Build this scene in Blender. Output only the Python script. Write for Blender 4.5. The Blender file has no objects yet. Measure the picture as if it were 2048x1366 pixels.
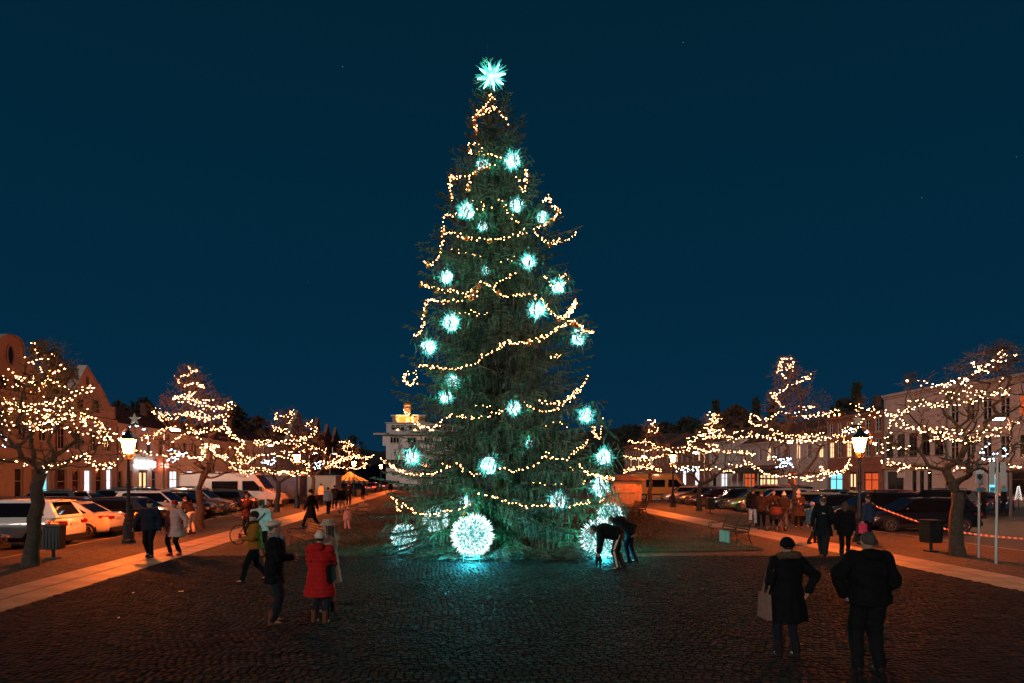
import bpy, bmesh, math, random
import numpy as np
from math import sin, cos, pi, radians, atan2, sqrt
from mathutils import Vector, Matrix, noise

# ---------------------------------------------------------------- camera, sky, fill light, exposure
S = bpy.context.scene
C = S.collection
F, CX, HY, CH = 1308.0, 1024.0, 950.0, 2.55      # focal length and horizon of the 2048 px photograph, eye height
cam_data = bpy.data.cameras.new('camera')
cam = bpy.data.objects.new('camera', cam_data); C.objects.link(cam)
cam_data.sensor_width = 36.0
cam_data.lens = F / 2048 * 36
cam_data.shift_y = (HY - 683) / 2048
cam_data.clip_start = 0.1; cam_data.clip_end = 3000
cam.location = (0, 0, CH); cam.rotation_euler = (radians(90), 0, 0)
S.camera = cam

world = bpy.data.worlds.new('World'); S.world = world; world.use_nodes = True
wn = world.node_tree.nodes; wl = world.node_tree.links
wn.clear()
wo = wn.new('ShaderNodeOutputWorld'); wb = wn.new('ShaderNodeBackground')
tc = wn.new('ShaderNodeTexCoord'); sx = wn.new('ShaderNodeSeparateXYZ'); cr = wn.new('ShaderNodeValToRGB')
wl.new(tc.outputs['Generated'], sx.inputs[0]); wl.new(sx.outputs['Z'], cr.inputs[0])
wl.new(cr.outputs[0], wb.inputs[0]); wl.new(wb.outputs[0], wo.inputs[0])
e = cr.color_ramp.elements
e[0].position = 0.0; e[0].color = (0.0022, 0.025, 0.058, 1)
e[1].position = 1.0; e[1].color = (0.0006, 0.011, 0.022, 1)
k = e.new(0.18); k.color = (0.0010, 0.0225, 0.051, 1)
k = e.new(0.38); k.color = (0.0006, 0.0195, 0.042, 1)
k = e.new(0.58); k.color = (0.0006, 0.0168, 0.034, 1)
# a scatter of faint stars
vor = wn.new('ShaderNodeTexVoronoi'); vor.inputs['Scale'].default_value = 42
mlt = wn.new('ShaderNodeMath'); mlt.operation = 'LESS_THAN'; mlt.inputs[1].default_value = 0.022
wl.new(tc.outputs['Generated'], vor.inputs['Vector']); wl.new(vor.outputs['Distance'], mlt.inputs[0])
sc_ = wn.new('ShaderNodeSeparateColor'); wl.new(vor.outputs['Color'], sc_.inputs[0])
m2 = wn.new('ShaderNodeMath'); m2.operation = 'GREATER_THAN'; m2.inputs[1].default_value = 0.93
wl.new(sc_.outputs[0], m2.inputs[0])
m3 = wn.new('ShaderNodeMath'); m3.operation = 'MULTIPLY'; wl.new(mlt.outputs[0], m3.inputs[0]); wl.new(m2.outputs[0], m3.inputs[1])
mxs = wn.new('ShaderNodeMix'); mxs.data_type = 'RGBA'
wl.new(m3.outputs[0], mxs.inputs['Factor']); wl.new(cr.outputs[0], mxs.inputs['A']); mxs.inputs['B'].default_value = (.10, .2, .28, 1)
wl.new(mxs.outputs['Result'], wb.inputs[0])
wb.inputs[1].default_value = 1.0

front_fill_data = bpy.data.lights.new('front_fill', 'SUN'); front_fill_data.energy = 1.0; front_fill_data.angle = radians(8); front_fill_data.color = (1, 0.88, 0.78)  # added warm fill from behind the camera, stands for no visible source
front_fill = bpy.data.objects.new('front_fill', front_fill_data); C.objects.link(front_fill)
front_fill.rotation_euler = Vector((0.45, 1.0, -0.26)).to_track_quat('-Z', 'Y').to_euler()

S.view_settings.view_transform = 'Standard'; S.view_settings.look = 'None'
S.view_settings.exposure = 0.0; S.view_settings.gamma = 1.0; S.view_settings.use_curve_mapping = False
S.cycles.use_denoising = True
S.cycles.max_bounces = 5; S.cycles.diffuse_bounces = 2; S.cycles.glossy_bounces = 3; S.cycles.transmission_bounces = 4
S.cycles.transparent_max_bounces = 6
S.cycles.sample_clamp_indirect = 3.0; S.cycles.sample_clamp_direct = 0.0
S.cycles.use_light_tree = True
S.cycles.caustics_reflective = False; S.cycles.caustics_refractive = False
RNG = random.Random(7)
NP = np.random.default_rng(5)


# ---------------------------------------------------------------- places
def G(px, py, z=0.0):
    d = (CH - z) * F / (py - HY)
    return Vector(((px - CX) / F * d, d, z))
def P(px, py, d):
    return Vector(((px - CX) / F * d, d, CH + (HY - py) / F * d))
def V(off, s, pts):
    return [(off[0] + x / s, off[1] + y / s) for x, y in pts]

# ---------------------------------------------------------------- materials
MATS = {}
def mat(name, col, rough=0.7, metal=0.0, var=0.0, scale=4.0, bump=0.0, bscale=None, emit=None, estr=0.0, coat=0.0, col2=None, spec=0.5, alpha_t=0.0):
    if name in MATS: return MATS[name]
    m = bpy.data.materials.new(name); m.use_nodes = True
    nt = m.node_tree; b = nt.nodes['Principled BSDF']
    b.inputs['Base Color'].default_value = (*col, 1); b.inputs['Roughness'].default_value = rough
    b.inputs['Metallic'].default_value = metal; b.inputs['Coat Weight'].default_value = coat
    b.inputs['Coat Roughness'].default_value = 0.05
    b.inputs['Specular IOR Level'].default_value = spec
    if emit:
        b.inputs['Emission Color'].default_value = (*emit, 1); b.inputs['Emission Strength'].default_value = estr
    if var or bump:
        t = nt.nodes.new('ShaderNodeTexCoord'); n = nt.nodes.new('ShaderNodeTexNoise')
        n.inputs['Scale'].default_value = scale; n.inputs['Detail'].default_value = 6; n.inputs['Roughness'].default_value = 0.62
        nt.links.new(t.outputs['Object'], n.inputs['Vector'])
        if var:
            mx = nt.nodes.new('ShaderNodeMix'); mx.data_type = 'RGBA'
            c2 = col2 or tuple(c * (1 - var) for c in col)
            mx.inputs['A'].default_value = (*c2, 1); mx.inputs['B'].default_value = (*[min(1, c * (1 + var * .6)) for c in col], 1)
            rp = nt.nodes.new('ShaderNodeMapRange'); rp.inputs['From Min'].default_value = .35; rp.inputs['From Max'].default_value = .65
            nt.links.new(n.outputs['Fac'], rp.inputs['Value']); nt.links.new(rp.outputs[0], mx.inputs['Factor'])
            nt.links.new(mx.outputs['Result'], b.inputs['Base Color'])
        if bump:
            n2 = nt.nodes.new('ShaderNodeTexNoise'); n2.inputs['Scale'].default_value = bscale or scale * 6; n2.inputs['Detail'].default_value = 4
            nt.links.new(t.outputs['Object'], n2.inputs['Vector'])
            bp = nt.nodes.new('ShaderNodeBump'); bp.inputs['Strength'].default_value = bump; bp.inputs['Distance'].default_value = 0.03
            nt.links.new(n2.outputs['Fac'], bp.inputs['Height']); nt.links.new(bp.outputs[0], b.inputs['Normal'])
    MATS[name] = m
    return m
def emat(name, col, strength, sampled=True):
    if name in MATS: return MATS[name]
    m = bpy.data.materials.new(name); m.use_nodes = True
    nt = m.node_tree; nt.nodes.clear()
    o = nt.nodes.new('ShaderNodeOutputMaterial'); em = nt.nodes.new('ShaderNodeEmission')
    em.inputs[0].default_value = (*col, 1); em.inputs[1].default_value = strength
    nt.links.new(em.outputs[0], o.inputs[0])
    if not sampled: m.cycles.emission_sampling = 'NONE'
    MATS[name] = m
    return m
def voro_ground(name, c1, c2, scale, bump, rough=0.85, big=0.25):
    """fine mosaic paving: small stones by colour and fine relief"""
    m = bpy.data.materials.new(name); m.use_nodes = True
    nt = m.node_tree; b = nt.nodes['Principled BSDF']; L = nt.links
    t = nt.nodes.new('ShaderNodeTexCoord')
    v = nt.nodes.new('ShaderNodeTexVoronoi'); v.inputs['Scale'].default_value = scale; v.inputs['Randomness'].default_value = .75
    vd = nt.nodes.new('ShaderNodeTexVoronoi'); vd.feature = 'DISTANCE_TO_EDGE'; vd.inputs['Scale'].default_value = scale; vd.inputs['Randomness'].default_value = .75
    n = nt.nodes.new('ShaderNodeTexNoise'); n.inputs['Scale'].default_value = big; n.inputs['Detail'].default_value = 5
    for q in (v, vd, n): L.new(t.outputs['Object'], q.inputs['Vector'])
    sp = nt.nodes.new('ShaderNodeSeparateColor'); L.new(v.outputs['Color'], sp.inputs[0])
    mx = nt.nodes.new('ShaderNodeMix'); mx.data_type = 'RGBA'; mx.inputs['A'].default_value = (*c1, 1); mx.inputs['B'].default_value = (*c2, 1)
    L.new(sp.outputs[0], mx.inputs['Factor'])
    mr = nt.nodes.new('ShaderNodeMapRange'); mr.inputs['From Min'].default_value = 0.01; mr.inputs['From Max'].default_value = 0.08
    mr.inputs['To Min'].default_value = .35
    L.new(vd.outputs['Distance'], mr.inputs['Value'])
    m2_ = nt.nodes.new('ShaderNodeMix'); m2_.data_type = 'RGBA'; m2_.blend_type = 'MULTIPLY'; m2_.inputs['Factor'].default_value = 1
    L.new(mx.outputs['Result'], m2_.inputs['A']); L.new(mr.outputs[0], m2_.inputs['B'])
    nr = nt.nodes.new('ShaderNodeMapRange'); nr.inputs['From Min'].default_value = .3; nr.inputs['From Max'].default_value = .7; nr.inputs['To Min'].default_value = .65; nr.inputs['To Max'].default_value = 1.15
    L.new(n.outputs['Fac'], nr.inputs['Value'])
    m3_ = nt.nodes.new('ShaderNodeMix'); m3_.data_type = 'RGBA'; m3_.blend_type = 'MULTIPLY'; m3_.inputs['Factor'].default_value = 1
    L.new(m2_.outputs['Result'], m3_.inputs['A']); L.new(nr.outputs[0], m3_.inputs['B'])
    L.new(m3_.outputs['Result'], b.inputs['Base Color'])
    bp = nt.nodes.new('ShaderNodeBump'); bp.inputs['Strength'].default_value = bump; bp.inputs['Distance'].default_value = .02
    L.new(mr.outputs[0], bp.inputs['Height']); L.new(bp.outputs[0], b.inputs['Normal'])
    b.inputs['Roughness'].default_value = rough; b.inputs['Specular IOR Level'].default_value = .2
    MATS[name] = m
    return m

# ---------------------------------------------------------------- mesh helpers
class MB:
    def __init__(s): s.v = []; s.f = []; s.m = []
    def add(s, vs, fs, mi=0):
        o = len(s.v); s.v += [tuple(v) for v in vs]; s.f += [tuple(i + o for i in f) for f in fs]; s.m += [mi] * len(fs)
    def box(s, c, size, mi=0, rot=None, taper=1.0):
        hx, hy, hz = size[0] / 2, size[1] / 2, size[2] / 2
        vs = []
        for dz in (-1, 1):
            k = taper if dz > 0 else 1
            for dx, dy in ((-1, -1), (1, -1), (1, 1), (-1, 1)): vs.append(Vector((dx * hx * k, dy * hy * k, dz * hz)))
        if rot is not None: vs = [rot @ v for v in vs]
        c = Vector(c)
        s.add([v + c for v in vs], [(0, 3, 2, 1), (4, 5, 6, 7), (0, 1, 5, 4), (1, 2, 6, 5), (2, 3, 7, 6), (3, 0, 4, 7)], mi)
    def bar(s, a, b, w, h, mi=0):
        a = Vector(a); b = Vector(b); d = b - a
        q = d.to_track_quat('X', 'Z').to_matrix()
        s.box((a + b) / 2, (d.length, w, h), mi, q)
    def tube(s, pts, r, n=8, mi=0, cap=True, sx=1.0):
        pts = [Vector(p) for p in pts]; k = len(pts)
        rs = r if isinstance(r, (list, tuple)) else [r] * k
        vs = []; up = None
        for i, p in enumerate(pts):
            d = (pts[min(i + 1, k - 1)] - pts[max(i - 1, 0)])
            d = d.normalized() if d.length > 1e-9 else Vector((0, 0, 1))
            if up is None: up = Vector((0, 0, 1)) if abs(d.z) < .9 else Vector((0, 1, 0))
            a = d.cross(up); a = a.normalized() if a.length > 1e-6 else d.orthogonal().normalized()
            b = a.cross(d).normalized(); up = b
            for j in range(n):
                t = 2 * pi * j / n
                vs.append(p + a * cos(t) * rs[i] * sx + b * sin(t) * rs[i])
        fs = [(i * n + j, i * n + (j + 1) % n, (i + 1) * n + (j + 1) % n, (i + 1) * n + j) for i in range(k - 1) for j in range(n)]
        if cap: fs += [tuple(reversed(range(n))), tuple((k - 1) * n + j for j in range(n))]
        s.add(vs, fs, mi)
    def ell(s, c, r, nu=12, nv=8, mi=0, rot=None):
        c = Vector(c); r = r if hasattr(r, '__len__') else (r, r, r); vs = [Vector((0, 0, r[2]))]
        for i in range(1, nv):
            ph = pi * i / nv
            for j in range(nu):
                t = 2 * pi * j / nu
                vs.append(Vector((r[0] * sin(ph) * cos(t), r[1] * sin(ph) * sin(t), r[2] * cos(ph))))
        vs.append(Vector((0, 0, -r[2])))
        fs = [(0, 1 + j, 1 + (j + 1) % nu) for j in range(nu)]
        for i in range(nv - 2):
            for j in range(nu):
                a = 1 + i * nu + j; b = 1 + i * nu + (j + 1) % nu
                fs.append((a, a + nu, b + nu, b))
        l = len(vs) - 1; o = 1 + (nv - 2) * nu
        fs += [(l, o + (j + 1) % nu, o + j) for j in range(nu)]
        if rot is not None: vs = [rot @ v for v in vs]
        s.add([v + c for v in vs], fs, mi)
    def capsule(s, a, b, ra, rb, n=10, mi=0):
        a = Vector(a); b = Vector(b)
        s.tube([a, b], [ra, rb], n, mi); s.ell(a, ra, n, 6, mi); s.ell(b, rb, n, 6, mi)
    def lathe(s, prof, n=12, mi=0, c=(0, 0, 0)):
        c = Vector(c); k = len(prof)
        vs = [c + Vector((r * cos(2 * pi * j / n), r * sin(2 * pi * j / n), z)) for r, z in prof for j in range(n)]
        fs = [(i * n + j, i * n + (j + 1) % n, (i + 1) * n + (j + 1) % n, (i + 1) * n + j) for i in range(k - 1) for j in range(n)]
        fs += [tuple(reversed(range(n))), tuple((k - 1) * n + j for j in range(n))]
        s.add(vs, fs, mi)
    def prism(s, poly, y0, y1, mi=0):
        """poly: (x, z) outline, extruded along y"""
        n = len(poly)
        vs = [(x, y0, z) for x, z in poly] + [(x, y1, z) for x, z in poly]
        fs = [tuple(range(n)), tuple(reversed(range(n, 2 * n)))] + [(i, i + n, (i + 1) % n + n, (i + 1) % n) for i in range(n)]
        s.add(vs, fs, mi)
    def mesh(s, name):
        me = bpy.data.meshes.new(name); me.from_pydata(s.v, [], s.f)
        if any(s.m): me.polygons.foreach_set('material_index', s.m)
        return me
    def build(s, name, mats, parent=None, smooth=False, loc=None, rotz=0.0):
        me = s.mesh(name)
        for m in (mats if isinstance(mats, (list, tuple)) else [mats]): me.materials.append(m)
        me.update()
        if smooth: me.shade_smooth()
        return link(name, me, parent, loc, rotz)
def link(name, me, parent=None, loc=None, rotz=0.0):
    o = bpy.data.objects.new(name, me); C.objects.link(o)
    if loc is not None: o.location = loc
    if rotz: o.rotation_euler.z = rotz
    if parent: o.parent = parent
    return o
def thing(name, label, cat, loc=(0, 0, 0), rotz=0.0, group=None):
    o = bpy.data.objects.new(name, None); C.objects.link(o)
    o.empty_display_size = .2
    o.location = loc; o.rotation_euler.z = rotz; o['label'] = label; o['category'] = cat
    if group: o['group'] = group
    return o
def tag(o, label, cat, group=None):
    o['label'] = label; o['category'] = cat
    if group: o['group'] = group
    return o
def struct(o): o['kind'] = 'structure'; return o
def stuff(o): o['kind'] = 'stuff'; return o
def dup(root, loc, rotz, label, group=None, scale=None):
    r = root.copy(); C.objects.link(r); r.location = loc; r.rotation_euler.z = rotz; r['label'] = label
    if scale: r.scale = (scale,) * 3
    if group: r['group'] = group
    for ch in root.children:
        c = ch.copy(); C.objects.link(c); c.parent = r
        for g in ch.children:
            d = g.copy(); C.objects.link(d); d.parent = c
    return r
def np_mesh(name, verts, faces, mats, parent=None, smooth=False):
    """verts (n,3); faces (m,3|4) arrays"""
    me = bpy.data.meshes.new(name); k = faces.shape[1]
    me.vertices.add(len(verts)); me.vertices.foreach_set('co', verts.astype(np.float32).ravel())
    me.loops.add(faces.size); me.loops.foreach_set('vertex_index', faces.astype(np.int32).ravel())
    me.polygons.add(len(faces)); me.polygons.foreach_set('loop_start', np.arange(0, faces.size, k, dtype=np.int32))
    me.update(calc_edges=True)
    for m in mats: me.materials.append(m)
    if smooth: me.shade_smooth()
    return link(name, me, parent)
# ---------------------------------------------------------------- ground
M_asphalt = voro_ground('fine_paving', (.085, .070, .058), (.145, .12, .10), 9, .5)
M_lawn_soil = mat('lawn_soil', (.055, .05, .038), .95, var=.5, scale=1.2, bump=.8, bscale=30)
M_slab = mat('path_slab', (.32, .24, .165), .6, var=.28, scale=.9, bump=.25, bscale=22)
M_slab_joint = mat('path_joint', (.10, .085, .07), .9, var=.4, scale=4)
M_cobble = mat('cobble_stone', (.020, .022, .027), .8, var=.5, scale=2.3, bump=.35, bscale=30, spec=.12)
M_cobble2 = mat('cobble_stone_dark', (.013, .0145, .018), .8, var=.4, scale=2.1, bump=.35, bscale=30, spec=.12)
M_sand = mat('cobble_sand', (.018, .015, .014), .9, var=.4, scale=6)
M_kerb = mat('kerb_granite', (.22, .20, .18), .7, var=.25, scale=5, bump=.2)
M_park = mat('parking_asphalt', (.05, .045, .042), .75, var=.35, scale=1.5, bump=.3, bscale=60)

def sheet(name, pts, z, m, kind='structure'):
    mb = MB(); mb.add([(p[0], p[1], z) for p in pts], [tuple(range(len(pts)))])
    o = mb.build(name, m); o['kind'] = kind; return o
sheet('ground', [(-900, -200), (900, -200), (900, 1200), (-900, 1200)], 0.0, M_park)

def line(a, b):
    A, B = G(*a), G(*b)
    def at(d):
        t = (d - A.y) / (B.y - A.y); return Vector((A.x + (B.x - A.x) * t, d, 0))
    return at
LP_in = line((0, 1238), (802, 981)); LP_out = line((0, 1190), (781, 980))          # left slab path edges
RP_in = line((1806, 1142), (2048, 1195)); RP_out = line((1806, 1119), (2048, 1166)) # right slab path edges
LK = lambda d: LP_out(d) + Vector((-3.55, 0, 0))      # kerb of the left parking
RK = lambda d: RP_out(d) + Vector((5.0 - .012 * d, 0, 0))
D0, D1 = -10.0, 130.0
sheet('pavement', [LK(D0), RK(D0), RK(D1), LK(D1)], 0.10, M_asphalt)
for nm, kf, sgn in (('kerb', LK, -1), ('kerb', RK, 1)):
    root = MB()
    a = kf(D0); b = kf(D1)
    o = MB()
    o.add([(a.x, a.y, 0), (b.x, b.y, 0), (b.x, b.y, .104), (a.x, a.y, .104), (a.x + sgn * .15, a.y, 0), (b.x + sgn * .15, b.y, 0), (b.x + sgn * .15, b.y, .104), (a.x + sgn * .15, a.y, .104)],
          [(4, 5, 6, 7), (3, 2, 6, 7), (0, 3, 7, 4), (1, 5, 6, 2)])
    struct(o.build('kerb', M_kerb))
# cobbled forecourt bed
COB = 19.6
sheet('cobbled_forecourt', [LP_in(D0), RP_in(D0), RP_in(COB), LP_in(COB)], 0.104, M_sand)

# slab paths: two rows of slabs each, laid one by one while they can be told apart
def path(inn, out, d0, dn, dfar, name):
    base = sheet(name, [inn(d0), out(d0), out(dfar), inn(dfar)], 0.112, M_slab_joint)
    L = []
    dd = d0; k = 0
    while dd < dfar:
        st = 1.0 if dd < dn else 2.2
        for r in range(2):
            for a, b in ((dd + (.5 * st if r else 0), dd + (.5 * st if r else 0) + st),):
                def q(u, d): return inn(d).lerp(out(d), u)
                u0, u1 = (0, .5) if r == 0 else (.5, 1)
                g = .018
                c = [q(u0 + g, a + .03), q(u1 - g, a + .03), q(u1 - g, b), q(u0 + g, b)]
                L.append((c, dd < dn and dd > 5))
        dd += st
    me_stuff = MB()
    for c, single in L:
        z = .112 + RNG.uniform(.006, .012)
        vs = [Vector((p.x, p.y, z + RNG.uniform(-.001, .001))) for p in c]
        ctr = sum(vs, Vector()) / 4
        if single:
            m = MB(); lv = [v - ctr for v in vs]
            lo = [Vector((v.x * 1.01, v.y * 1.01, -.02)) for v in lv]
            m.add(lv + lo, [(3, 2, 1, 0), (0, 1, 5, 4), (1, 2, 6, 5), (2, 3, 7, 6), (3, 0, 4, 7)])
            m.build('slab', M_slab, base, loc=ctr)
        else:
            me_stuff.add(vs, [(3, 2, 1, 0)])
    stuff(me_stuff.build('far_slabs', M_slab, base))
path(LP_in, LP_out, -8, 62, 118, 'left_path')
path(RP_in, RP_out, -8, 62, 112, 'right_path')

# lawns
M_grass = mat('grass_blades', (.075, .078, .048), .8, var=.5, scale=.8)
lawnL = [G(527, 1123), G(651, 1066), G(760, 1016), G(830, 985), G(1010, 985), G(1010, 1121)]
lawnR = [G(1010, 1121), G(1010, 985), G(1200, 988), G(1262, 1012), G(1320, 1044), G(1408, 1068), G(1529, 1108)]
lawn_poly = lawnL[:4] + lawnR[2:]
lw = sheet('lawn', lawn_poly, 0.125, M_lawn_soil)
def inside(p, poly):
    c = False; n = len(poly)
    for i in range(n):
        a, b = poly[i], poly[(i + 1) % n]
        if (a.y > p[1]) != (b.y > p[1]) and p[0] < (b.x - a.x) * (p[1] - a.y) / (b.y - a.y) + a.x: c = not c
    return c
# grass tufts
gv = []
cnt = 0
while cnt < 42000:
    d = 19 + (NP.random() ** 1.7) * 34; x = NP.uniform(-.36, .5) * d
    if not inside((x, d), lawn_poly): 
        cnt += .3; continue
    cnt += 1
    h = NP.uniform(.03, .09); a = NP.uniform(0, 2 * pi); w = .008 + d * .0006; lx, ly = NP.normal(0, .02, 2)
    gv += [(x - cos(a) * w, d - sin(a) * w, .12), (x + cos(a) * w, d + sin(a) * w, .12), (x + lx, d + ly, .12 + h)]
gv = np.array(gv); stuff(np_mesh('grass', gv, np.arange(len(gv)).reshape(-1, 3), [M_grass]))

# cobbles: rows of setts, the nearest 300 are objects, the rest one mesh
def sett(w, l, h, seed):
    r = random.Random(seed); m = MB()
    j = lambda k: r.uniform(-k, k)
    o = [(-w / 2 + j(.006), -l / 2 + j(.006)), (w / 2 + j(.006), -l / 2 + j(.006)), (w / 2 + j(.006), l / 2 + j(.006)), (-w / 2 + j(.006), l / 2 + j(.006))]
    t = [(x * .80, y * .80, h + j(.0025)) for x, y in o]
    b = [(x, y, h - .022) for x, y in o]
    g = [(x, y, -.02) for x, y in o]
    m.add(t + b + g, [(0, 1, 2, 3)] + [(4 + i, 4 + (i + 1) % 4, (i + 1) % 4, i) for i in range(4)] + [(8 + i, 8 + (i + 1) % 4, 4 + (i + 1) % 4, 4 + i) for i in range(4)])
    return m
protos = []
for i in range(14):
    m = sett(.096 + .010 * RNG.random(), .090 + .012 * RNG.random(), .036 + .008 * RNG.random(), i)
    me = m.mesh('cobblestone'); me.materials.append(M_cobble if i % 3 else M_cobble2)
    protos.append((me, np.array(m.v), m.f, 0 if i % 3 else 1))
court = [o for o in C.objects if o.name == 'cobbled_forecourt'][0]
cs = []
r_ = 0; d = 6.2
while d < COB - .1:
    x0 = max(-(d + 1) * .86, LP_in(d).x + .08); x1 = min((d + 1) * .86, RP_in(d).x - .08)
    x = x0 + RNG.random() * .1
    while x < x1:
        yy = d + .13 * sin(x * 1.3 + .7 * sin(d * .5)) + RNG.uniform(-.008, .008)
        if yy < COB - .08 and not inside((x, yy), lawn_poly): cs.append((x, yy, RNG.uniform(-.07, .07), RNG.uniform(-.006, .006)))
        x += .107 + .004 * RNG.random()
    d += .103
cs.sort(key=lambda c: c[1] + abs(c[0]) * .08)
first = [c for c in cs if abs(c[0]) < c[1] * .80 and c[1] > 7.75][:300]
fs_ = set(first)
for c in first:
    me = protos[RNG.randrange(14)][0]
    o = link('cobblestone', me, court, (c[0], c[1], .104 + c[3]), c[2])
vv = []; ff = []; mm = []; off = 0
for c in cs:
    if c in fs_: continue
    me, pv, pf, mi = protos[RNG.randrange(14)]
    ca, sa = cos(c[2]), sin(c[2])
    q = pv @ np.array([[ca, sa, 0], [-sa, ca, 0], [0, 0, 1]]) + np.array([c[0], c[1], .104 + c[3]])
    vv.append(q); ff.append(np.array(pf) + off); mm += [mi] * len(pf); off += len(pv)
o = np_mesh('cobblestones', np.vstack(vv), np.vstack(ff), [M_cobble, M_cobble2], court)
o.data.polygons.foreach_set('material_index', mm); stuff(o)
# litter on the cobbles
for i, (px, py) in enumerate([(362, 1198), (1663, 1161), (237, 1254), (266, 1201), (1691, 1207), (1600, 1310)]):
    g = G(px, py); m = MB(); s_ = .10 if i in (0, 1) else .03
    m.box((0, 0, 0), (s_, .03, .006)); m.box((s_ * .3, .012, .006), (s_ * .3, .02, .006), 0)
    o = m.build('paper_scrap', mat('paper', (.7, .6, .45), .7), loc=(g.x, g.y, .158), rotz=RNG.uniform(-.4, .4))
    tag(o, ['small pale paper scrap on the left cobbles below the slab path', 'small pale paper scrap on the right cobbles between two walkers', 'tiny scrap on dark cobbles at far lower left', 'tiny scrap on cobbles beside the long paper scrap', 'tiny bright scrap on cobbles left of the stout man', 'tiny glint scrap on cobbles at the boots of the tote bag woman'][i], 'litter')

# ---------------------------------------------------------------- hills behind the town
M_hill = mat('hill_ground', (.02, .022, .014), .95, var=.5, scale=.05)
def hill(name, prof, d, depth):
    m = MB(); xs = prof; n = len(xs); rows = 6
    vs = []
    for k in range(rows + 1):
        t = k / rows
        for px, py in xs:
            top = P(px, py, d); z = top.z * sin(t * pi / 2) + noise.noise((px * .02, k * 1.3, 0)) * 2 * t
            vs.append((top.x * (1 - (1 - t) * depth / d * .5), d - (1 - t) * depth, z if k else -1))
    back = len(vs)
    vs += [(P(px, py, d).x, d + depth, -1) for px, py in xs]
    fs = [(k * n + i, k * n + i + 1, (k + 1) * n + i + 1, (k + 1) * n + i) for k in range(rows) for i in range(n - 1)]
    fs += [(rows * n + i, rows * n + i + 1, back + i + 1, back + i) for i in range(n - 1)]
    m.add(vs, fs); return struct(m.build(name, M_hill, smooth=True))
hill('hill', [(-900, 900), (-200, 880), (300, 868), (420, 850), (480, 845), (560, 868), (700, 893), (760, 905), (900, 885), (1220, 858), (1320, 852), (1450, 850), (1560, 846), (1700, 856), (2300, 880), (3000, 900)], 330, 90)
# ---------------------------------------------------------------- buildings round the square
KL, KR = 32.0, 44.0
def dL(px): return KL / ((CX - px) / F - .09)
def dR(px): return KR / ((px - CX) / F + .07)
M_pane = mat('window_glass', (.012, .012, .014), .08, spec=.8)
M_frame = mat('window_frame_paint', (.5, .46, .40), .6)
M_frame_d = mat('window_frame_dark', (.07, .045, .03), .6)
M_warm = emat('lit_window_warm', (1.0, .62, .30), 1.6)
M_white = emat('lit_window_white', (.95, .93, 1.0), 1.5)
M_teal = emat('lit_window_teal', (.25, .85, 1.0), 1.15)
M_red = emat('lit_window_red', (1.0, .13, .03), .75)
M_roof = mat('roof_tiles', (.10, .045, .03), .85, var=.4, scale=1.5, bump=.6, bscale=14)
M_door = mat('door_wood', (.10, .05, .03), .55, var=.3, scale=6)
M_gut = mat('rainwater_pipe', (.12, .12, .12), .5, metal=.5)
LITM = {'w': M_warm, 'h': M_white, 't': M_teal, 'r': M_red}
_wm = {}
def win_mesh(w, h, arch=False, nx=2, nz=2):
    k = (round(w, 2), round(h, 2), arch, nx, nz)
    if k in _wm: return _wm[k]
    m = MB(); t = max(.07, w * .06)
    m.box((0, 0, t / 2), (w, .07, t)); m.box((0, 0, h - t / 2), (w, .07, t))
    m.box((-w / 2 + t / 2, 0, h / 2), (t, .07, h - 2 * t)); m.box((w / 2 - t / 2, 0, h / 2), (t, .07, h - 2 * t))
    for i in range(1, nx): m.box((-w / 2 + w * i / nx, .003, h / 2), (t * .7, .06, h - 2 * t))
    for i in range(1, nz): m.box((0, .006, h * (i / nz + (.12 if nz == 2 else 0))), (w - 2 * t, .05, t * .6))
    m.box((0, -.05, -.05), (w + .16, .18, .07))
    fm = m.mesh('window')
    p = MB(); p.add([(-w / 2 + .02, .02, .02), (w / 2 - .02, .02, .02), (w / 2 - .02, .02, h - .02), (-w / 2 + .02, .02, h - .02)], [(0, 1, 2, 3)])
    pm = p.mesh('pane'); pm.materials.append(M_pane)
    _wm[k] = (fm, pm); return _wm[k]
def add_window(root, x, z, w, h, lit=None, y=.12, fm=None, nx=2, nz=2, label=None):
    a, b = win_mesh(w, h, False, nx, nz)
    if not a.materials: a.materials.append(M_frame)
    o = link('window', a, root, (x, y, z)); p = link('pane', b, o)
    if fm:
        o.material_slots[0].link = 'OBJECT'; o.material_slots[0].material = fm
    if lit:
        p.material_slots[0].link = 'OBJECT'; p.material_slots[0].material = LITM[lit]
    return o
def wall_holes(mb, W, H, holes, mi=0, reveal=.25):
    xs = sorted({0, W} | {h[0] for h in holes} | {h[1] for h in holes}); zs = sorted({0, H} | {h[2] for h in holes} | {h[3] for h in holes})
    for i in range(len(xs) - 1):
        for j in range(len(zs) - 1):
            cx = (xs[i] + xs[i + 1]) / 2; cz = (zs[j] + zs[j + 1]) / 2
            if any(h[0] < cx < h[1] and h[2] < cz < h[3] for h in holes): continue
            if xs[i + 1] - xs[i] < 1e-4 or zs[j + 1] - zs[j] < 1e-4: continue
            mb.add([(xs[i], 0, zs[j]), (xs[i + 1], 0, zs[j]), (xs[i + 1], 0, zs[j + 1]), (xs[i], 0, zs[j + 1])], [(0, 1, 2, 3)], mi)
    for a, b, c, d in holes:
        mb.add([(a, 0, c), (b, 0, c), (b, 0, d), (a, 0, d), (a, reveal, c), (b, reveal, c), (b, reveal, d), (a, reveal, d)],
               [(0, 4, 5, 1), (1, 5, 6, 2), (2, 6, 7, 3), (3, 7, 4, 0)], mi)
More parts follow.
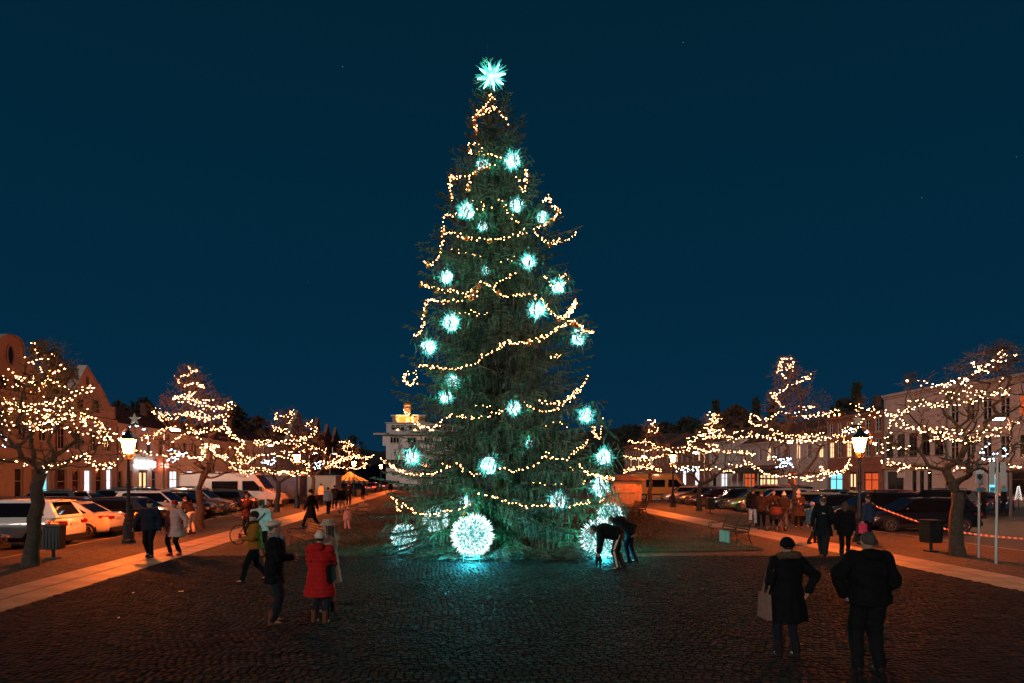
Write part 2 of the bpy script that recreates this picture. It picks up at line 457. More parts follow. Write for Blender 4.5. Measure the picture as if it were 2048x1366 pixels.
def building(label, side, x0, x1, H, wallm, floors, shops=(), gables=(), gwins=(), lit={}, roof=True, roofh=2.6, depth=10, cat='house', cornice=True, ncol=None, fm=None, winw=1.05, nz=2, shop_lit={}):
    """facade between the photo columns x0 and x1; local x runs along the facade, y into the house"""
    dd = dL if side == 'L' else dR
    d0, d1 = dd(x0), dd(x1)
    k = -.09 if side == 'L' else -.07
    X = (lambda d: -KL + k * d) if side == 'L' else (lambda d: KR + k * d)
    A = Vector((X(d0), d0, 0)); B = Vector((X(d1), d1, 0)); u = (B - A); W = u.length
    root = thing('house' if cat == 'house' else cat.replace(' ', '_'), label, cat, A, atan2(u.y, u.x))
    U = lambda px: (dd(px) - d0) / (d1 - d0) * W
    Z = lambda px, py: CH + (HY - py) / F * dd(px)
    holes = []; wins = []
    n = ncol or max(2, int(W / 3.0))
    for fi, (z0, h) in enumerate(floors):
        for c in range(n):
            xc = W * (c + .5) / n; holes.append((xc - winw / 2, xc + winw / 2, z0, z0 + h)); wins.append((xc, z0, winw, h, lit.get((fi, c))))
    ns = len(shops)
    for i, (a, b, z0, z1, kind, l) in enumerate(shops):       # a,b as fraction of the facade
        holes.append((a * W, b * W, z0, z1))
    mb = MB(); wall_holes(mb, W, H, holes)
    mb.add([(0, 0, 0), (0, depth, 0), (0, depth, H), (0, 0, H), (W, 0, 0), (W, depth, 0), (W, depth, H), (W, 0, H)], [(0, 3, 2, 1), (4, 5, 6, 7), (1, 2, 6, 5), (3, 7, 6, 2)])
    # dark backing behind the openings
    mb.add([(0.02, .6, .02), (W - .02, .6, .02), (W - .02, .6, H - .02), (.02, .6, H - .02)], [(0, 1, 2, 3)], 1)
    mb.build('wall', [wallm, M_door], root)
    for w in wins: add_window(root, *w, fm=fm, nz=nz)
    for a, b, z0, z1, kind, l in shops:
        w = (b - a) * W - .06; h = z1 - z0 - .03
        if kind == 'door':
            m = MB(); m.box((0, 0, h / 2), (w, .06, h)); 
            for q in (-1, 1): m.box((q * w * .24, -.035, h * .25), (w * .34, .02, h * .32)); m.box((q * w * .24, -.035, h * .68), (w * .34, .02, h * .38))
            o = m.build('door', M_door, root, loc=((a + b) / 2 * W, .15, z0))
            if l:
                p = MB()
                for q in (-1, 1): p.add([(q * w * .24 - w * .12, -.05, h * .42), (q * w * .24 + w * .12, -.05, h * .42), (q * w * .24 + w * .12, -.05, h * .92), (q * w * .24 - w * .12, -.05, h * .92)], [(0, 1, 2, 3)])
                p.build('door_pane', LITM[l], o)
            hd = MB(); hd.bar((w * .04, -.08, h * .48), (w * .04, -.08, h * .56), .03, .03); hd.build('handle', M_gut, o)
        else:
            add_window(root, (a + b) / 2 * W, z0 + .01, w, h, l, nx=max(1, int(w / 1.1)), nz=2, fm=M_frame_d if kind == 'dark' else fm)
    if cornice:
        m = MB(); m.box((W / 2, -.12, H - .12), (W + .1, .3, .24)); m.box((W / 2, -.06, H - .36), (W, .14, .14))
        m.build('cornice', wallm, root)
        m = MB(); m.box((W / 2, -.05, 3.75), (W, .12, .16)); m.build('string_course', wallm, root)
    m = MB(); m.box((W / 2, -.035, .3), (W, .07, .6)); m.build('plinth', M_kerb, root)
    m = MB(); m.tube([(.25, -.12, .1), (.25, -.12, H - .3)], .06, 6); m.build('downpipe', M_gut, root)
    if roof:
        m = MB(); m.add([(0, -.25, H), (W, -.25, H), (W, depth / 2, H + roofh), (0, depth / 2, H + roofh), (0, depth + .2, H), (W, depth + .2, H)], [(0, 1, 2, 3), (3, 2, 5, 4), (0, 3, 4), (1, 5, 2), (0, 4, 5, 1)])
        rf = m.build('roof', M_roof, root)
        m = MB(); m.box((W * .3, depth / 2 - .8, H + roofh + .1), (.6, .6, 1.6)); m.box((W * .3, depth / 2 - .8, H + roofh + .95), (.75, .75, .12)); m.build('chimney', M_roof, rf)
    for poly in gables:
        pl = [(U(px), Z(px, py)) for px, py in poly]
        m = MB(); m.prism(pl, -.03, .55); g = m.build('gable', wallm, root)
        # coping strip along the outline
        m = MB()
        for i in range(len(pl) - 1):
            (a0, b0), (a1, b1) = pl[i], pl[i + 1]
            if abs(a0 - a1) + abs(b0 - b1) < .05: continue
            m.bar((a0, .25, b0 + .03), (a1, .25, b1 + .03), .72, .12)
        m.build('coping', wallm, g)
    for gx0, gy0, gx1, gy1 in gwins:
        z0 = Z(gx0, gy1); z1 = Z(gx0, gy0); ua, ub = U(gx0), U(gx1)
        add_window(root, (ua + ub) / 2, z0, max(.3, ub - ua), z1 - z0, None, y=-.075, fm=M_frame_d)
    return root, U, Z, W

BE = mat('plaster_beige', (.40, .31, .22), .9, var=.18, scale=.6, bump=.3, bscale=8)
PK = mat('plaster_pink_grey', (.50, .42, .38), .9, var=.15, scale=.6, bump=.3, bscale=8)
WH = mat('plaster_white', (.62, .58, .54), .9, var=.14, scale=.5, bump=.25, bscale=8)
BR = mat('brick_red', (.30, .13, .085), .9, var=.3, scale=1.5, bump=.4, bscale=20)
GR = mat('plaster_grey', (.40, .40, .40), .9, var=.15, scale=.6, bump=.25, bscale=8)
OC = mat('plaster_ochre', (.46, .30, .17), .9, var=.18, scale=.6, bump=.3, bscale=8)

fl2 = [(4.7, 1.75)]
def arc(cx, cy, r, a0, a1, n=9): return [(cx + r * cos(radians(a0 + (a1 - a0) * i / n)), cy - r * sin(radians(a0 + (a1 - a0) * i / n))) for i in range(n + 1)]
g1 = [(105, 800), (91, 771), (74, 750), (60, 728), (56, 718), (47, 714)] + arc(18, 698, 28, 0, 180) + [(-11, 716), (-22, 722), (-38, 752), (-60, 785), (-75, 800)]
r1, U, Z, W = building('beige baroque house with tall round-topped gable at left edge', 'L', -130, 105, 8.6, BE, [(5.2, 1.9)], gables=[g1],
    gwins=[(26, 753, 38, 782), (-2, 753, 9, 780)], shops=[(.62, .70, 0.5, 3.1, 'win', None), (.78, .85, 0.0, 3.0, 'door', None), (.88, .96, .5, 3.2, 'win', 't')], ncol=5, roofh=3.4, lit={(0, 1): 'w'})
m = MB(); m.tube([(U(19), -.06, Z(19, 712) + .9 + .75 * cos(a)) if 0 else (U(19) + .38 * sin(a), -.06, Z(19, 710) + .75 * cos(a)) for a in [2 * pi * i / 14 for i in range(15)]], .09, 6)
m.ell((U(19), -.02, Z(19, 710)), (.34, .04, .7), 12, 6, 1); m.build('oval_window', [BE, M_pane], r1)
g2 = [(228, 838), (228, 816), (221, 815), (215, 808), (211, 797), (209, 791), (172, 732), (140, 791), (134, 800), (126, 812), (112, 818), (112, 838)]
r2, U, Z, W = building('pale plaster house with steep triangular gable and small attic windows', 'L', 106, 229, 7.7, PK, fl2, gables=[g2],
    gwins=[(153, 797, 165, 818), (184, 799, 196, 822), (172, 753, 175, 767)], shops=[(.06, .2, .3, 3.1, 'win', None), (.28, .4, .6, 3, 'win', None), (.47, .58, .0, 3, 'win', 'h'), (.66, .78, .4, 3.1, 'win', None), (.85, .95, .4, 3.1, 'win', 'h')], ncol=4)
# cornice under the gable triangle
m = MB(); a, b = (U(140), Z(140, 792)), (U(209), Z(209, 792)); m.bar((a[0], -.12, a[1]), (b[0], -.12, a[1] * .5 + b[1] * .5), .25, .22); m.build('gable_ledge', PK, r2)
r3, U, Z, W = building('white two-storey shop house with glowing white and red signs', 'L', 230, 333, 7.5, WH, fl2, ncol=4,
    shops=[(.05, .13, .3, 3.0, 'win', None), (.2, .3, .3, 3.0, 'win', None), (.42, .6, .0, 3.05, 'door', 'w'), (.68, .78, .6, 3, 'win', None)])
m = MB(); m.box(((U(268) + U(306)) / 2, -.18, 3.65), (U(306) - U(268), .22, .62)); s = m.build('lit_shop_sign', emat('sign_white', (.8, .96, 1), 6.0), r3); s['label'] = 'overexposed white and cyan light box sign'
m = MB(); m.box(((U(316) + U(332)) / 2, -.2, 3.6), (U(332) - U(316), .25, .55)); s = m.build('lit_shop_sign', emat('sign_red', (1, .12, .06), 6.0), r3); s['label'] = 'small glowing red light box sign'
m = MB()
for q in (-.12, .12): m.box(((U(316) + U(332)) / 2, -.335, 3.6 + q), ((U(332) - U(316)) * .8, .01, .07))
m.build('sign_lettering', emat('sign_letters', (1, .8, .7), 8), r3)
building('low white house with two bright shop windows behind the cars', 'L', 334, 420, 7.3, WH, fl2, ncol=4, lit={(0, 3): 'w', (0, 2): None},
    shops=[(.03, .22, .3, 3.1, 'win', 'h'), (.28, .36, .1, 3.0, 'door', 'w'), (.42, .58, .3, 3.1, 'win', 'h'), (.7, .9, .3, 3, 'win', None)])
building('pinkish row house with two lit upper windows near the white van', 'L', 421, 489, 7.2, PK, fl2, ncol=5, lit={(0, 0): 'w', (0, 3): None},
    shops=[(.1, .35, 1.2, 3.2, 'win', 'h'), (.45, .55, .1, 3.0, 'door', None), (.6, .85, 1.2, 3.2, 'win', 'h')])
building('pale grey town house rising above the light strings', 'L', 490, 560, 7.9, WH, [(4.5, 1.7)], ncol=6, winw=1.2, shops=[(.1, .3, .6, 3.2, 'win', 'w'), (.5, .6, .1, 3, 'door', None)])
g6 = [(609, 890), (609, 856), (605, 848), (602, 840), (602, 832), (599, 828), (596, 822), (592, 829), (591, 838), (586, 842), (581, 862), (575, 878), (566, 890)]
building('narrow house with ornate curved gable behind the second lit tree', 'L', 561, 612, 8.0, PK, [(4.6, 1.8)], gables=[g6], ncol=5, gwins=[(590, 850, 597, 862)], shops=[(.2, .5, .6, 3.2, 'win', 'w')])
sp = lambda cx, ty, by, w: [(cx + w, by), (cx + w * .9, by - 8), (cx + w * .45, by - 14), (cx, ty), (cx - w * .45, by - 14), (cx - w * .9, by - 8), (cx - w, by)]
building('red brick house with three tall pointed gables', 'L', 613, 690, 11.2, BR, [(4.8, 2.2), (8.0, 2.0)], gables=[sp(636, 836, 880, 12), sp(655.5, 849, 880, 8), sp(672.5, 855, 884, 7)], ncol=9, lit={(0, 7): 'w', (0, 3): 'w', (1, 5): 'w'},
    shops=[(.05, .3, .5, 3.3, 'win', 'h'), (.4, .7, .5, 3.3, 'win', 'w')], cat='building')
building('far brownish row house with a few glowing windows', 'L', 691, 738, 10.5, BR, [(4.8, 2.2), (8.0, 1.8)], ncol=10, lit={(1, 6): 'w', (1, 7): 'w', (1, 3): 'w'}, shops=[(.1, .6, .5, 3.3, 'win', 'w')])

# right-hand side, photo columns run right to left with distance, so x0 is the far end
building('brown apartment house at right edge with red lit upper window', 'R', 1893, 2110, 10.6, PK, [(3.9, 1.9), (7.2, 1.7)], ncol=6, cat='apartment building',
    lit={(1, 4): 'r', (1, 5): None}, shops=[(.42, .5, .4, 3.2, 'dark', 't'), (.6, .78, .9, 3.0, 'dark', None), (.8, .97, .9, 3.0, 'dark', 't')], roof=False)
r, U, Z, W = building('pale house with blank upper wall behind the right lit tree', 'R', 1768, 1891, 10.9, PK, [(4.4, 2.3)], ncol=5, winw=1.25, fm=M_frame_d,
    shops=[(.05, .35, .6, 2.9, 'dark', None), (.48, .56, .2, 3.0, 'dark', None), (.60, .68, .2, 3.0, 'dark', None), (.72, .8, .2, 3, 'dark', None)], roofh=1.2, roof=False)
m = MB(); m.box((W * .42, -.2, 3.45), (W * .8, .3, .5)); m.build('shop_fascia', OC, r)
m = MB()
for i in range(15):
    x = W * (.09 + .30 * i / 15); m.box((x, -.36, 3.45), (.16 if i % 4 else .08, .01, .24 + .05 * (i % 2)))
for i in range(7):
    x = W * (.52 + .2 * i / 7); m.box((x, -.36, 3.45), (.2, .01, .22))
m.build('faded_lettering', mat('sign_print', (.12, .07, .05), .7), r)
m = MB(); m.box((W * .31, -.05, 2.55), (1.1, .05, .55)); m.build('notice_panel', WH, r)
m = MB(); m.box((W * .5, .2, 8.9), (W * .86, .1, 3.3)); m.build('blank_panel', WH, r) if 0 else None
building('brick shop house with round arch door and teal lit shop', 'R', 1655, 1766, 9.4, BR, [(4.6, 1.9), (7.2, 1.5)], ncol=6, winw=1.0, lit={(0, 0): 'w', (0, 2): 'w'}, nz=3,
    shops=[(.03, .3, .7, 2.9, 'dark', 't'), (.42, .55, .0, 2.9, 'door', 'w'), (.68, .93, .6, 2.9, 'dark', 'r')], roofh=1.4, cat='building')
r, U, Z, W = building('long low house with dark awning over a glowing red restaurant front', 'R', 1482, 1654, 7.4, PK, [(4.7, 1.8)], ncol=9, lit={(0, 6): 'w', (0, 8): 'w', (0, 3): 'w'}, shops=[(.04, .2, .5, 3.0, 'dark', 'r'), (.25, .5, .6, 2.9, 'dark', 'w'), (.6, .7, .5, 3, 'dark', 'r')], roofh=3)
m = MB(); m.add([(W * .02, 0, 4.0), (W * .6, 0, 4.0), (W * .6, -3.0, 3.1), (W * .02, -3.0, 3.1), (W * .02, -3, 2.8), (W * .6, -3, 2.8)], [(0, 3, 2, 1), (3, 4, 5, 2)]); m.build('awning', mat('awning_cloth', (.05, .045, .04), .9), r)
m = MB()
for i in range(7): m.tube([(W * (.03 + .56 * i / 6), -2.9, 0), (W * (.03 + .56 * i / 6), -2.9, 2.9)], .07, 6)
m.build('awning_posts', M_frame, r)
building('white plastered house with brown signboard behind bare branches', 'R', 1418, 1481, 8.3, WH, [(4.9, 1.7)], ncol=5, winw=.9, shops=[(.12, .25, .5, 2.9, 'dark', None), (.4, .6, .5, 2.9, 'win', 'h')])
building('red brick house with tall arched white lit windows', 'R', 1330, 1417, 8.6, BR, [(5.2, 1.7)], ncol=8, lit={(0, 2): 'w', (0, 6): 'w'}, shops=[(.15, .22, .5, 3.4, 'win', None), (.45, .53, .3, 3.5, 'win', 'h'), (.72, .82, .3, 3.6, 'win', 'h')])
building('distant reddish row house above the kiosk', 'R', 1250, 1329, 9.5, BR, [(4.8, 2.0), (7.5, 1.4)], ncol=14, lit={(0, 9): 'w', (0, 5): 'w', (1, 7): 'w', (0, 2): 'w'}, shops=[(.3, .6, .5, 3.3, 'win', 'w')])

# row of little gables further back
def free_house(label, a, b, d, H, wallm, floors, ncol, gab=(), lit={}, roofh=3, cat='house', fm=None, winw=1.0, depth=10, nz=2, roof=True):
    A = P(a, HY, d); B = P(b, HY, d); W = B.x - A.x
    root = thing('house' if cat == 'house' else cat.replace(' ', '_'), label, cat, (A.x, d, 0))
    holes = []; wins = []
    for fi, (z0, h) in enumerate(floors):
        for c in range(ncol):
            xc = W * (c + .5) / ncol; holes.append((xc - winw / 2, xc + winw / 2, z0, z0 + h)); wins.append((xc, z0, winw, h, lit.get((fi, c))))
    mb = MB(); wall_holes(mb, W, H, holes)
    mb.add([(0, 0, 0), (0, depth, 0), (0, depth, H), (0, 0, H), (W, 0, 0), (W, depth, 0), (W, depth, H), (W, 0, H)], [(0, 3, 2, 1), (4, 5, 6, 7), (1, 2, 6, 5), (3, 7, 6, 2)])
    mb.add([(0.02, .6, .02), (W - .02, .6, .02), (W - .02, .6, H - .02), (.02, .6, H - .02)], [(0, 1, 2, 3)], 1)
    mb.build('wall', [wallm, M_door], root)
    for w in wins: add_window(root, *w, fm=fm, nx=3 if winw > 2 else 2, nz=nz)
    if roof:
        m = MB(); m.add([(-.2, -.3, H), (W + .2, -.3, H), (W, depth / 2, H + roofh), (0, depth / 2, H + roofh), (-.2, depth, H), (W + .2, depth, H)], [(0, 1, 2, 3), (3, 2, 5, 4), (0, 3, 4), (1, 5, 2), (0, 4, 5, 1)]); m.build('roof', M_roof, root)
    for (px, py, w) in gab:
        g = P(px, py, d); x = g.x - A.x
        m = MB(); m.prism([(x - w, H - .6), (x + w, H - .6), (x + w, (H + g.z) / 2 - .4), (x, g.z), (x - w, (H + g.z) / 2 - .4)], -.1, 1.5); gg = m.build('gable', wallm, root)
        m = MB(); m.box((x, -.14, H + .6), (.5 * w, .05, 1.6)); m.build('gable_window', M_pane, gg)
    return root, W
free_house('pale house row with five small pointed gables on the rise', 1312, 1402, 175, 11.0, PK, [(5, 1.6), (8, 1.6)], 7, gab=[(1320, 882, 1.0), (1333, 881, 1.1), (1351, 868, 2.2), (1371, 873, 1.4), (1383, 872, 1.6)])
free_house('brownish block beside the little gables on the rise', 1403, 1470, 150, 9.8, OC, [(4.5, 1.6), (7.2, 1.4)], 5, roofh=2)

# big white building closing the square and the lit attic of the town hall
r, W = free_house('big white modern building with window bands closing the square', 772, 905, 150, 9.3, WH, [(4.2, 1.9), (6.4, 0.0001)][:1], 8, winw=1.9, cat='building', fm=M_frame_d, roof=False)
A = P(772, HY, 150)
H0 = P(0, 898, 150).z; H1 = P(0, 870, 150).z; H2 = P(0, 846, 150).z
m = MB(); m.box((W / 2 - .4, 4.9, (9.3 + H1) / 2), (W + .8, 9.6, H1 - 9.3 - .01)); m.build('upper_wall', WH, r)
m = MB(); m.box((W / 2 - 1.1, 4.6, H1 + .2), (W + 3.2, 11.4, .4)); m.build('terrace_slab', GR, r)
m = MB(); m.box((W / 2, 5.2, (H1 + .4 + H2) / 2), (W + .2, 8.8, H2 - H1 - .4)); m.build('top_storey', mat('plaster_bluegrey', (.42, .44, .48), .9, var=.1), r)
m = MB(); m.box((W / 2, 5.2, H2 + .1), (W + .8, 9.4, .2)); m.build('roof_edge', GR, r)
for i in range(4):
    add_window(r, 2.6 + i * 4.0, H1 + 1.0, 3.4, 1.5, None, y=.74, nx=3, nz=2, fm=M_frame)
    add_window(r, 2.0 + i * 3.9, 9.8, 2.2, 1.5, None, y=-.0 - .06, nx=3, nz=1, fm=M_frame)
for i in range(3):
    m = MB(); m.prism([(-.35, 0), (.35, 0), (.25, .3), (0, .45), (-.25, .3)], 0, .12); o = m.build('window_candle_arch', emat('candle_arch', (1, .5, .25), 6), r, loc=(2.6 + i * 4.0, .5, H1 + 1.05))
th = thing('town_hall', 'floodlit orange town hall attic with clock turret behind the white building', 'building', (P(785, HY, 170).x, 170, 0))
OR = mat('plaster_orange', (.55, .25, .10), .9, var=.2, scale=.8)
def zz(py): return P(0, py, 170).z
w_ = P(850, 0, 170).x - P(785, 0, 170).x
m = MB(); m.box((w_ / 2, 3, zz(833) / 2), (w_, 6, zz(833))); m.build('wall', OR, th)
m = MB(); m.box((w_ / 2, 3, zz(833) + .2), (w_ + .8, 6.8, .4)); m.build('cornice', WH, th)
for i in range(3):
    m = MB(); m.box((1.2 + i * 2.8, -.06, zz(840)), (.9, .1, 1.2)); m.build('window', M_frame, th)
tx = P(812, 0, 170).x - P(785, 0, 170).x
m = MB(); m.box((tx, 3, (zz(833) + zz(808)) / 2), (1.6, 1.6, zz(808) - zz(833))); tw = m.build('clock_turret', OR, th)
m = MB(); m.box((tx, 3, zz(808) + .15), (2.0, 2.0, .3)); m.lathe([(1.0, 0), (.9, .35), (.3, .7), (.08, 1.2), (.02, 1.9)], 8, c=(tx, 3, zz(808) + .3)); m.build('turret_cap', M_roof, tw)
m = MB(); m.tube([(tx, 2.18, zz(812)), (tx, 2.12, zz(812))], .5, 14); m.build('clock_face', WH, tw)
fl = bpy.data.lights.new('town_hall_floodlight', 'SPOT'); fl.energy = 9000; fl.color = (1, .42, .1); fl.spot_size = radians(50); fl.shadow_soft_size = .3
fo = bpy.data.objects.new('town_hall_floodlight', fl); C.objects.link(fo); fo.location = (P(800, 0, 163).x, 163.5, 16.5)
fo.rotation_euler = Vector((.1, 1.0, .18)).to_track_quat('-Z', 'Y').to_euler()
# ---------------------------------------------------------------- the big spruce
TD = 21.2                                            # distance of its trunk
TC = Vector(((1002 - CX) / F * TD, TD, 0))
ZT = CH + (HY - 112) / F * TD
prof = [(110, 970, 976), (130, 962, 990), (150, 950, 1004), (175, 950, 1000), (200, 943, 1026), (225, 938, 1032), (250, 930, 1045), (300, 920, 1045), (350, 896, 1058), (375, 890, 1060), (390, 884, 1108), (410, 880, 1130), (440, 876, 1135), (465, 874, 1162), (485, 866, 1140),
        (510, 850, 1118), (535, 822, 1142), (560, 815, 1145), (590, 835, 1160), (620, 834, 1150), (650, 812, 1195), (668, 808, 1200), (690, 840, 1180), (720, 826, 1172), (760, 788, 1195), (790, 810, 1180), (815, 795, 1195), (850, 800, 1222), (880, 812, 1215), (910, 788, 1235), (950, 772, 1238),
        (985, 766, 1225), (1020, 760, 1215), (1060, 775, 1200), (1090, 760, 1195), (1125, 800, 1190)]
pz = np.array([CH + (HY - p[0]) / F * TD for p in prof])[::-1]
pl_ = np.array([TC.x - (p[1] - CX) / F * TD for p in prof])[::-1]
pr_ = np.array([(p[2] - CX) / F * TD - TC.x for p in prof])[::-1]
def axis_x(z):                                       # the leader leans a little to the left
    return TC.x - .40 * max(0, (z - 3) / (ZT - 3)) ** 1.2
def crownR(z, th):
    ax = TC.x - axis_x(z)
    l = np.interp(z, pz, pl_) - ax; r = np.interp(z, pz, pr_) + ax
    w = (1 - cos(th)) / 2
    sm = (np.interp(z - .5, pz, pl_ + pr_) + np.interp(z + .3, pz, pl_ + pr_) + np.interp(z, pz, pl_ + pr_)) / 6
    side = r * (1 - w) + l * w
    k = abs(cos(th)) ** .8
    return max(.05, side * k + sm * (1 - k))
M_bark = mat('spruce_bark', (.06, .042, .03), .95, var=.4, scale=8, bump=.8)
def needle_mat():
    m = mat('spruce_needles', (.105, .112, .090), .6, var=.55, scale=1.4, col2=(.034, .042, .034))
    return m
M_needle = needle_mat()
M_needle2 = mat('spruce_needles_old', (.14, .115, .092), .7, var=.5, scale=1.9, col2=(.04, .038, .032))
spruce = thing('spruce_tree', 'tall town Christmas spruce hung with light garlands and glowing balls', 'christmas tree', TC)
tb = MB(); npt = 16
tb.tube([(axis_x(ZT * i / npt) - TC.x, 0, ZT * i / npt) for i in range(npt + 1)], [.30 * (1 - i / npt) + .012 for i in range(npt + 1)], 10)
tb.build('trunk', M_bark, spruce, smooth=True)
bt = MB(); TW = []                                     # twigs: start, end, droop
z = .35
while z < ZT - .25:
    topness = z / ZT
    n = int(8 + 8 * (1 - topness)) if z < ZT - 1.2 else 5
    a0 = RNG.random() * 6.28
    for i in range(n):
        th = a0 + 2 * pi * (i + RNG.uniform(-.35, .35)) / n
        zt = z + RNG.uniform(-.12, .12)
        R = crownR(zt, th) * RNG.choice((.72, .86, .95, 1.0, 1.04)) * (1 + .09 * sin(z * 4.3 + 3 * th) + .04 * sin(z * 9.7 + 5 * th))
        rise = .10 * R if z < 10 else -.45 * R * min(1, (z - 10) / 4)
        if z < 1.6: rise = .25 * R + .3
        zs = max(.3, zt + rise)
        if z > ZT - 1.0: zs = zt - .5 * R
        ct, st = cos(th), sin(th); bend = RNG.uniform(-.15, .15)
        pts = []
        for k in range(6):
            t = k / 5
            rr = R * t; zz_ = zs + (zt - zs) * t + .05 * R * (t ** 4) - .06 * R * sin(pi * t)
            px_, py_ = rr * ct - bend * R * t * t * st, rr * st + bend * R * t * t * ct
            pts.append(Vector((axis_x(zs) - TC.x + px_, py_, max(.08, zz_))))
        bt.tube(pts, [.022 * (1 - k / 5.5) * (R / 3 + .35) + .002 for k in range(6)], 4, cap=False)
        # secondary twigs
        L = sum((pts[k + 1] - pts[k]).length for k in range(5)); ns = int(L / .17)
        for j in range(ns):
            t = .14 + .86 * (j + RNG.random()) / ns
            k = min(4, int(t * 5)); p = pts[k].lerp(pts[k + 1], t * 5 - k)
            dr = (pts[k + 1] - pts[k]).normalized(); sd = Vector((-dr.y, dr.x, 0)).normalized()
            for s in (-1, 1):
                l = (.20 + .55 * (1 - t) ** .8 * min(1, R / 2.2)) * RNG.uniform(.6, 1.15)
                e_ = p + (dr * .75 + sd * s * RNG.uniform(.5, 1.0)).normalized() * l
                dp = RNG.uniform(.15, .8) * l * (.75 if z < 12 else .15) * (1.15 - .6 * t)
                TW.append((*p, *e_, dp))
                if l > .2 and z < 13.2 and t < .72:                  # hanging curtain shoots
                    for _ in range(2 if RNG.random() < .35 else 1):
                        q = p.lerp(e_, RNG.uniform(.3, 1.0)); q = q - Vector((0, 0, dp * .5)); ll = RNG.uniform(.15, .46) * min(1, R / 1.6)
                        TW.append((*q, q.x + RNG.uniform(-.07, .07), q.y + RNG.uniform(-.07, .07), q.z - ll * .55, ll * .45))
        e_ = pts[5] + (pts[5] - pts[4]).normalized() * .09; TW.append((*pts[4], *e_, 0.0))
    z += (.36 if z < 11 else .25) * RNG.uniform(.8, 1.2)
# loose boughs heaped at the foot
for i in range(150):
    th = RNG.uniform(pi * .95, pi * 2.05); R = RNG.uniform(2.0, 3.1); l = RNG.uniform(.5, 1.1)
    p = Vector((R * cos(th) * 1.08, R * sin(th) * .93, RNG.uniform(.1, .6) ** 1.3)); a = th + RNG.uniform(-1.0, 1.0)
    e_ = p + Vector((cos(a) * l, sin(a) * l, -p.z * .6 + RNG.uniform(-.02, .15)))
    bt.tube([p, (p + e_) / 2 + Vector((0, 0, .05)), e_], [.012, .008, .004], 3, cap=False)
    for j in range(16):
        t = j / 16; q = p.lerp(e_, t); dr = (e_ - p).normalized(); sd = Vector((-dr.y, dr.x, 0))
        for s in (-1, 1):
            f_ = q + (dr * .6 + sd * s * .8) * RNG.uniform(.15, .34); TW.append((*q, f_.x, f_.y, max(.05, f_.z), 0))
# the low bough that sticks out on the left
for (ax, ay, bx, by, dd_) in [(860, 1050, 752, 1070, 19.4), (850, 1075, 770, 1095, 19.2), (880, 1060, 790, 1105, 18.6), (800, 770, 786, 752, 21), (1205, 880, 1222, 838, 20.8), (1200, 800, 1210, 800, 20.8), (1190, 820, 1236, 878, 20.5)]:
    p = P(ax, ay, dd_) - TC; e_ = P(bx, by, dd_) - TC; l0 = (e_ - p).length
    bt.tube([p, (p + e_) / 2 - Vector((0, 0, .06)), e_], [.016, .010, .004], 4, cap=False)
    nn = int(l0 / .05)
    for j in range(nn):
        t = j / nn; q = p.lerp(e_, t) - Vector((0, 0, .06 * sin(pi * t))); dr = (e_ - p).normalized(); sd = Vector((-dr.y, dr.x, 0))
        for s in (-1, 1):
            f_ = q + (dr * .7 + sd * s * .6) * RNG.uniform(.1, .32) * (1.3 - t); TW.append((*q, *f_, .10 * (1.2 - t)))
# surface point of the spruce seen from the front at a photo pixel
def on_spruce(px, py, inset=0.0):
    d = TD - 2
    for _ in range(6):
        X = (px - CX) / F * d; z = CH + (HY - py) / F * d
        dx = X - axis_x(z); R = max(.08, (np.interp(z, pz, pl_) + np.interp(z, pz, pr_)) / 2 * .93)
        d = TD - sqrt(max(0.0, R * R - dx * dx)) if abs(dx) < R else TD
        d = .35 * TD + .65 * d if z > 12.5 else d
    return P(px, py, d - .12 + inset)

bl = [(1025, 322, 20, 0, 'second glowing ball from the top, bright, right of the spruce leader'), (965, 330, 15, .35, 'dim glowing ball half hidden by twigs left below the uppermost ball'),
      (933, 422, 20, 0, 'bright glowing ball on the left, right of the narrow neck of the spruce'), (1033, 410, 17, .15, 'glowing ball veiled by needles, level with the bright upper left ball'),
      (1085, 434, 14, .1, 'small glowing ball under the right bough hung with bulbs'), (965, 452, 13, .5, 'faint glow deep in the needles below the upper left ball'),
      (1056, 523, 18, 0, 'glowing ball right of centre above the long middle swag'), (893, 554, 17, .1, 'glowing ball at left above the double swag'),
      (1116, 572, 18, 0, 'glowing ball at the right edge beside a curl of bulbs'), (1074, 620, 21, 0, 'large bright glowing ball below right of the double swag'),
      (903, 645, 21, .05, 'large glowing ball on the left, upper one of a diagonal pair'), (1157, 674, 18, .1, 'glowing ball under the bough tip at far right of the middle'),
      (858, 694, 19, 0, 'glowing ball on the left, lower one of a diagonal pair'), (906, 762, 17, .35, 'glowing ball behind needles just above its twin'),
      (891, 795, 16, 0, 'glowing ball just below its half hidden twin'), (1028, 817, 18, .12, 'glowing ball in the middle where two lower swags meet'),
      (1172, 831, 19, 0, 'glowing ball at lower right with dark green halo'), (824, 914, 20, 0, 'glowing ball at far lower left over the town view'),
      (977, 931, 21, 0, 'glowing ball straight above the big ball on its stand'), (1209, 914, 21, 0, 'glowing ball at far lower right above the wooden kiosk'),
      (1058, 887, 10, .5, 'tiny faint glow deep in the crown right of the lower centre'), (1115, 1000, 22, .55, 'wide glow seen through needles low right of centre'),
      (972, 541, 10, .5, 'tiny faint glow deep in the crown above the middle'), (930, 1003, 15, .5, 'glow showing through needles above the big ball'),
      (1200, 975, 22, .25, 'pale pinkish glowing ball low on the right edge above the bent men')]
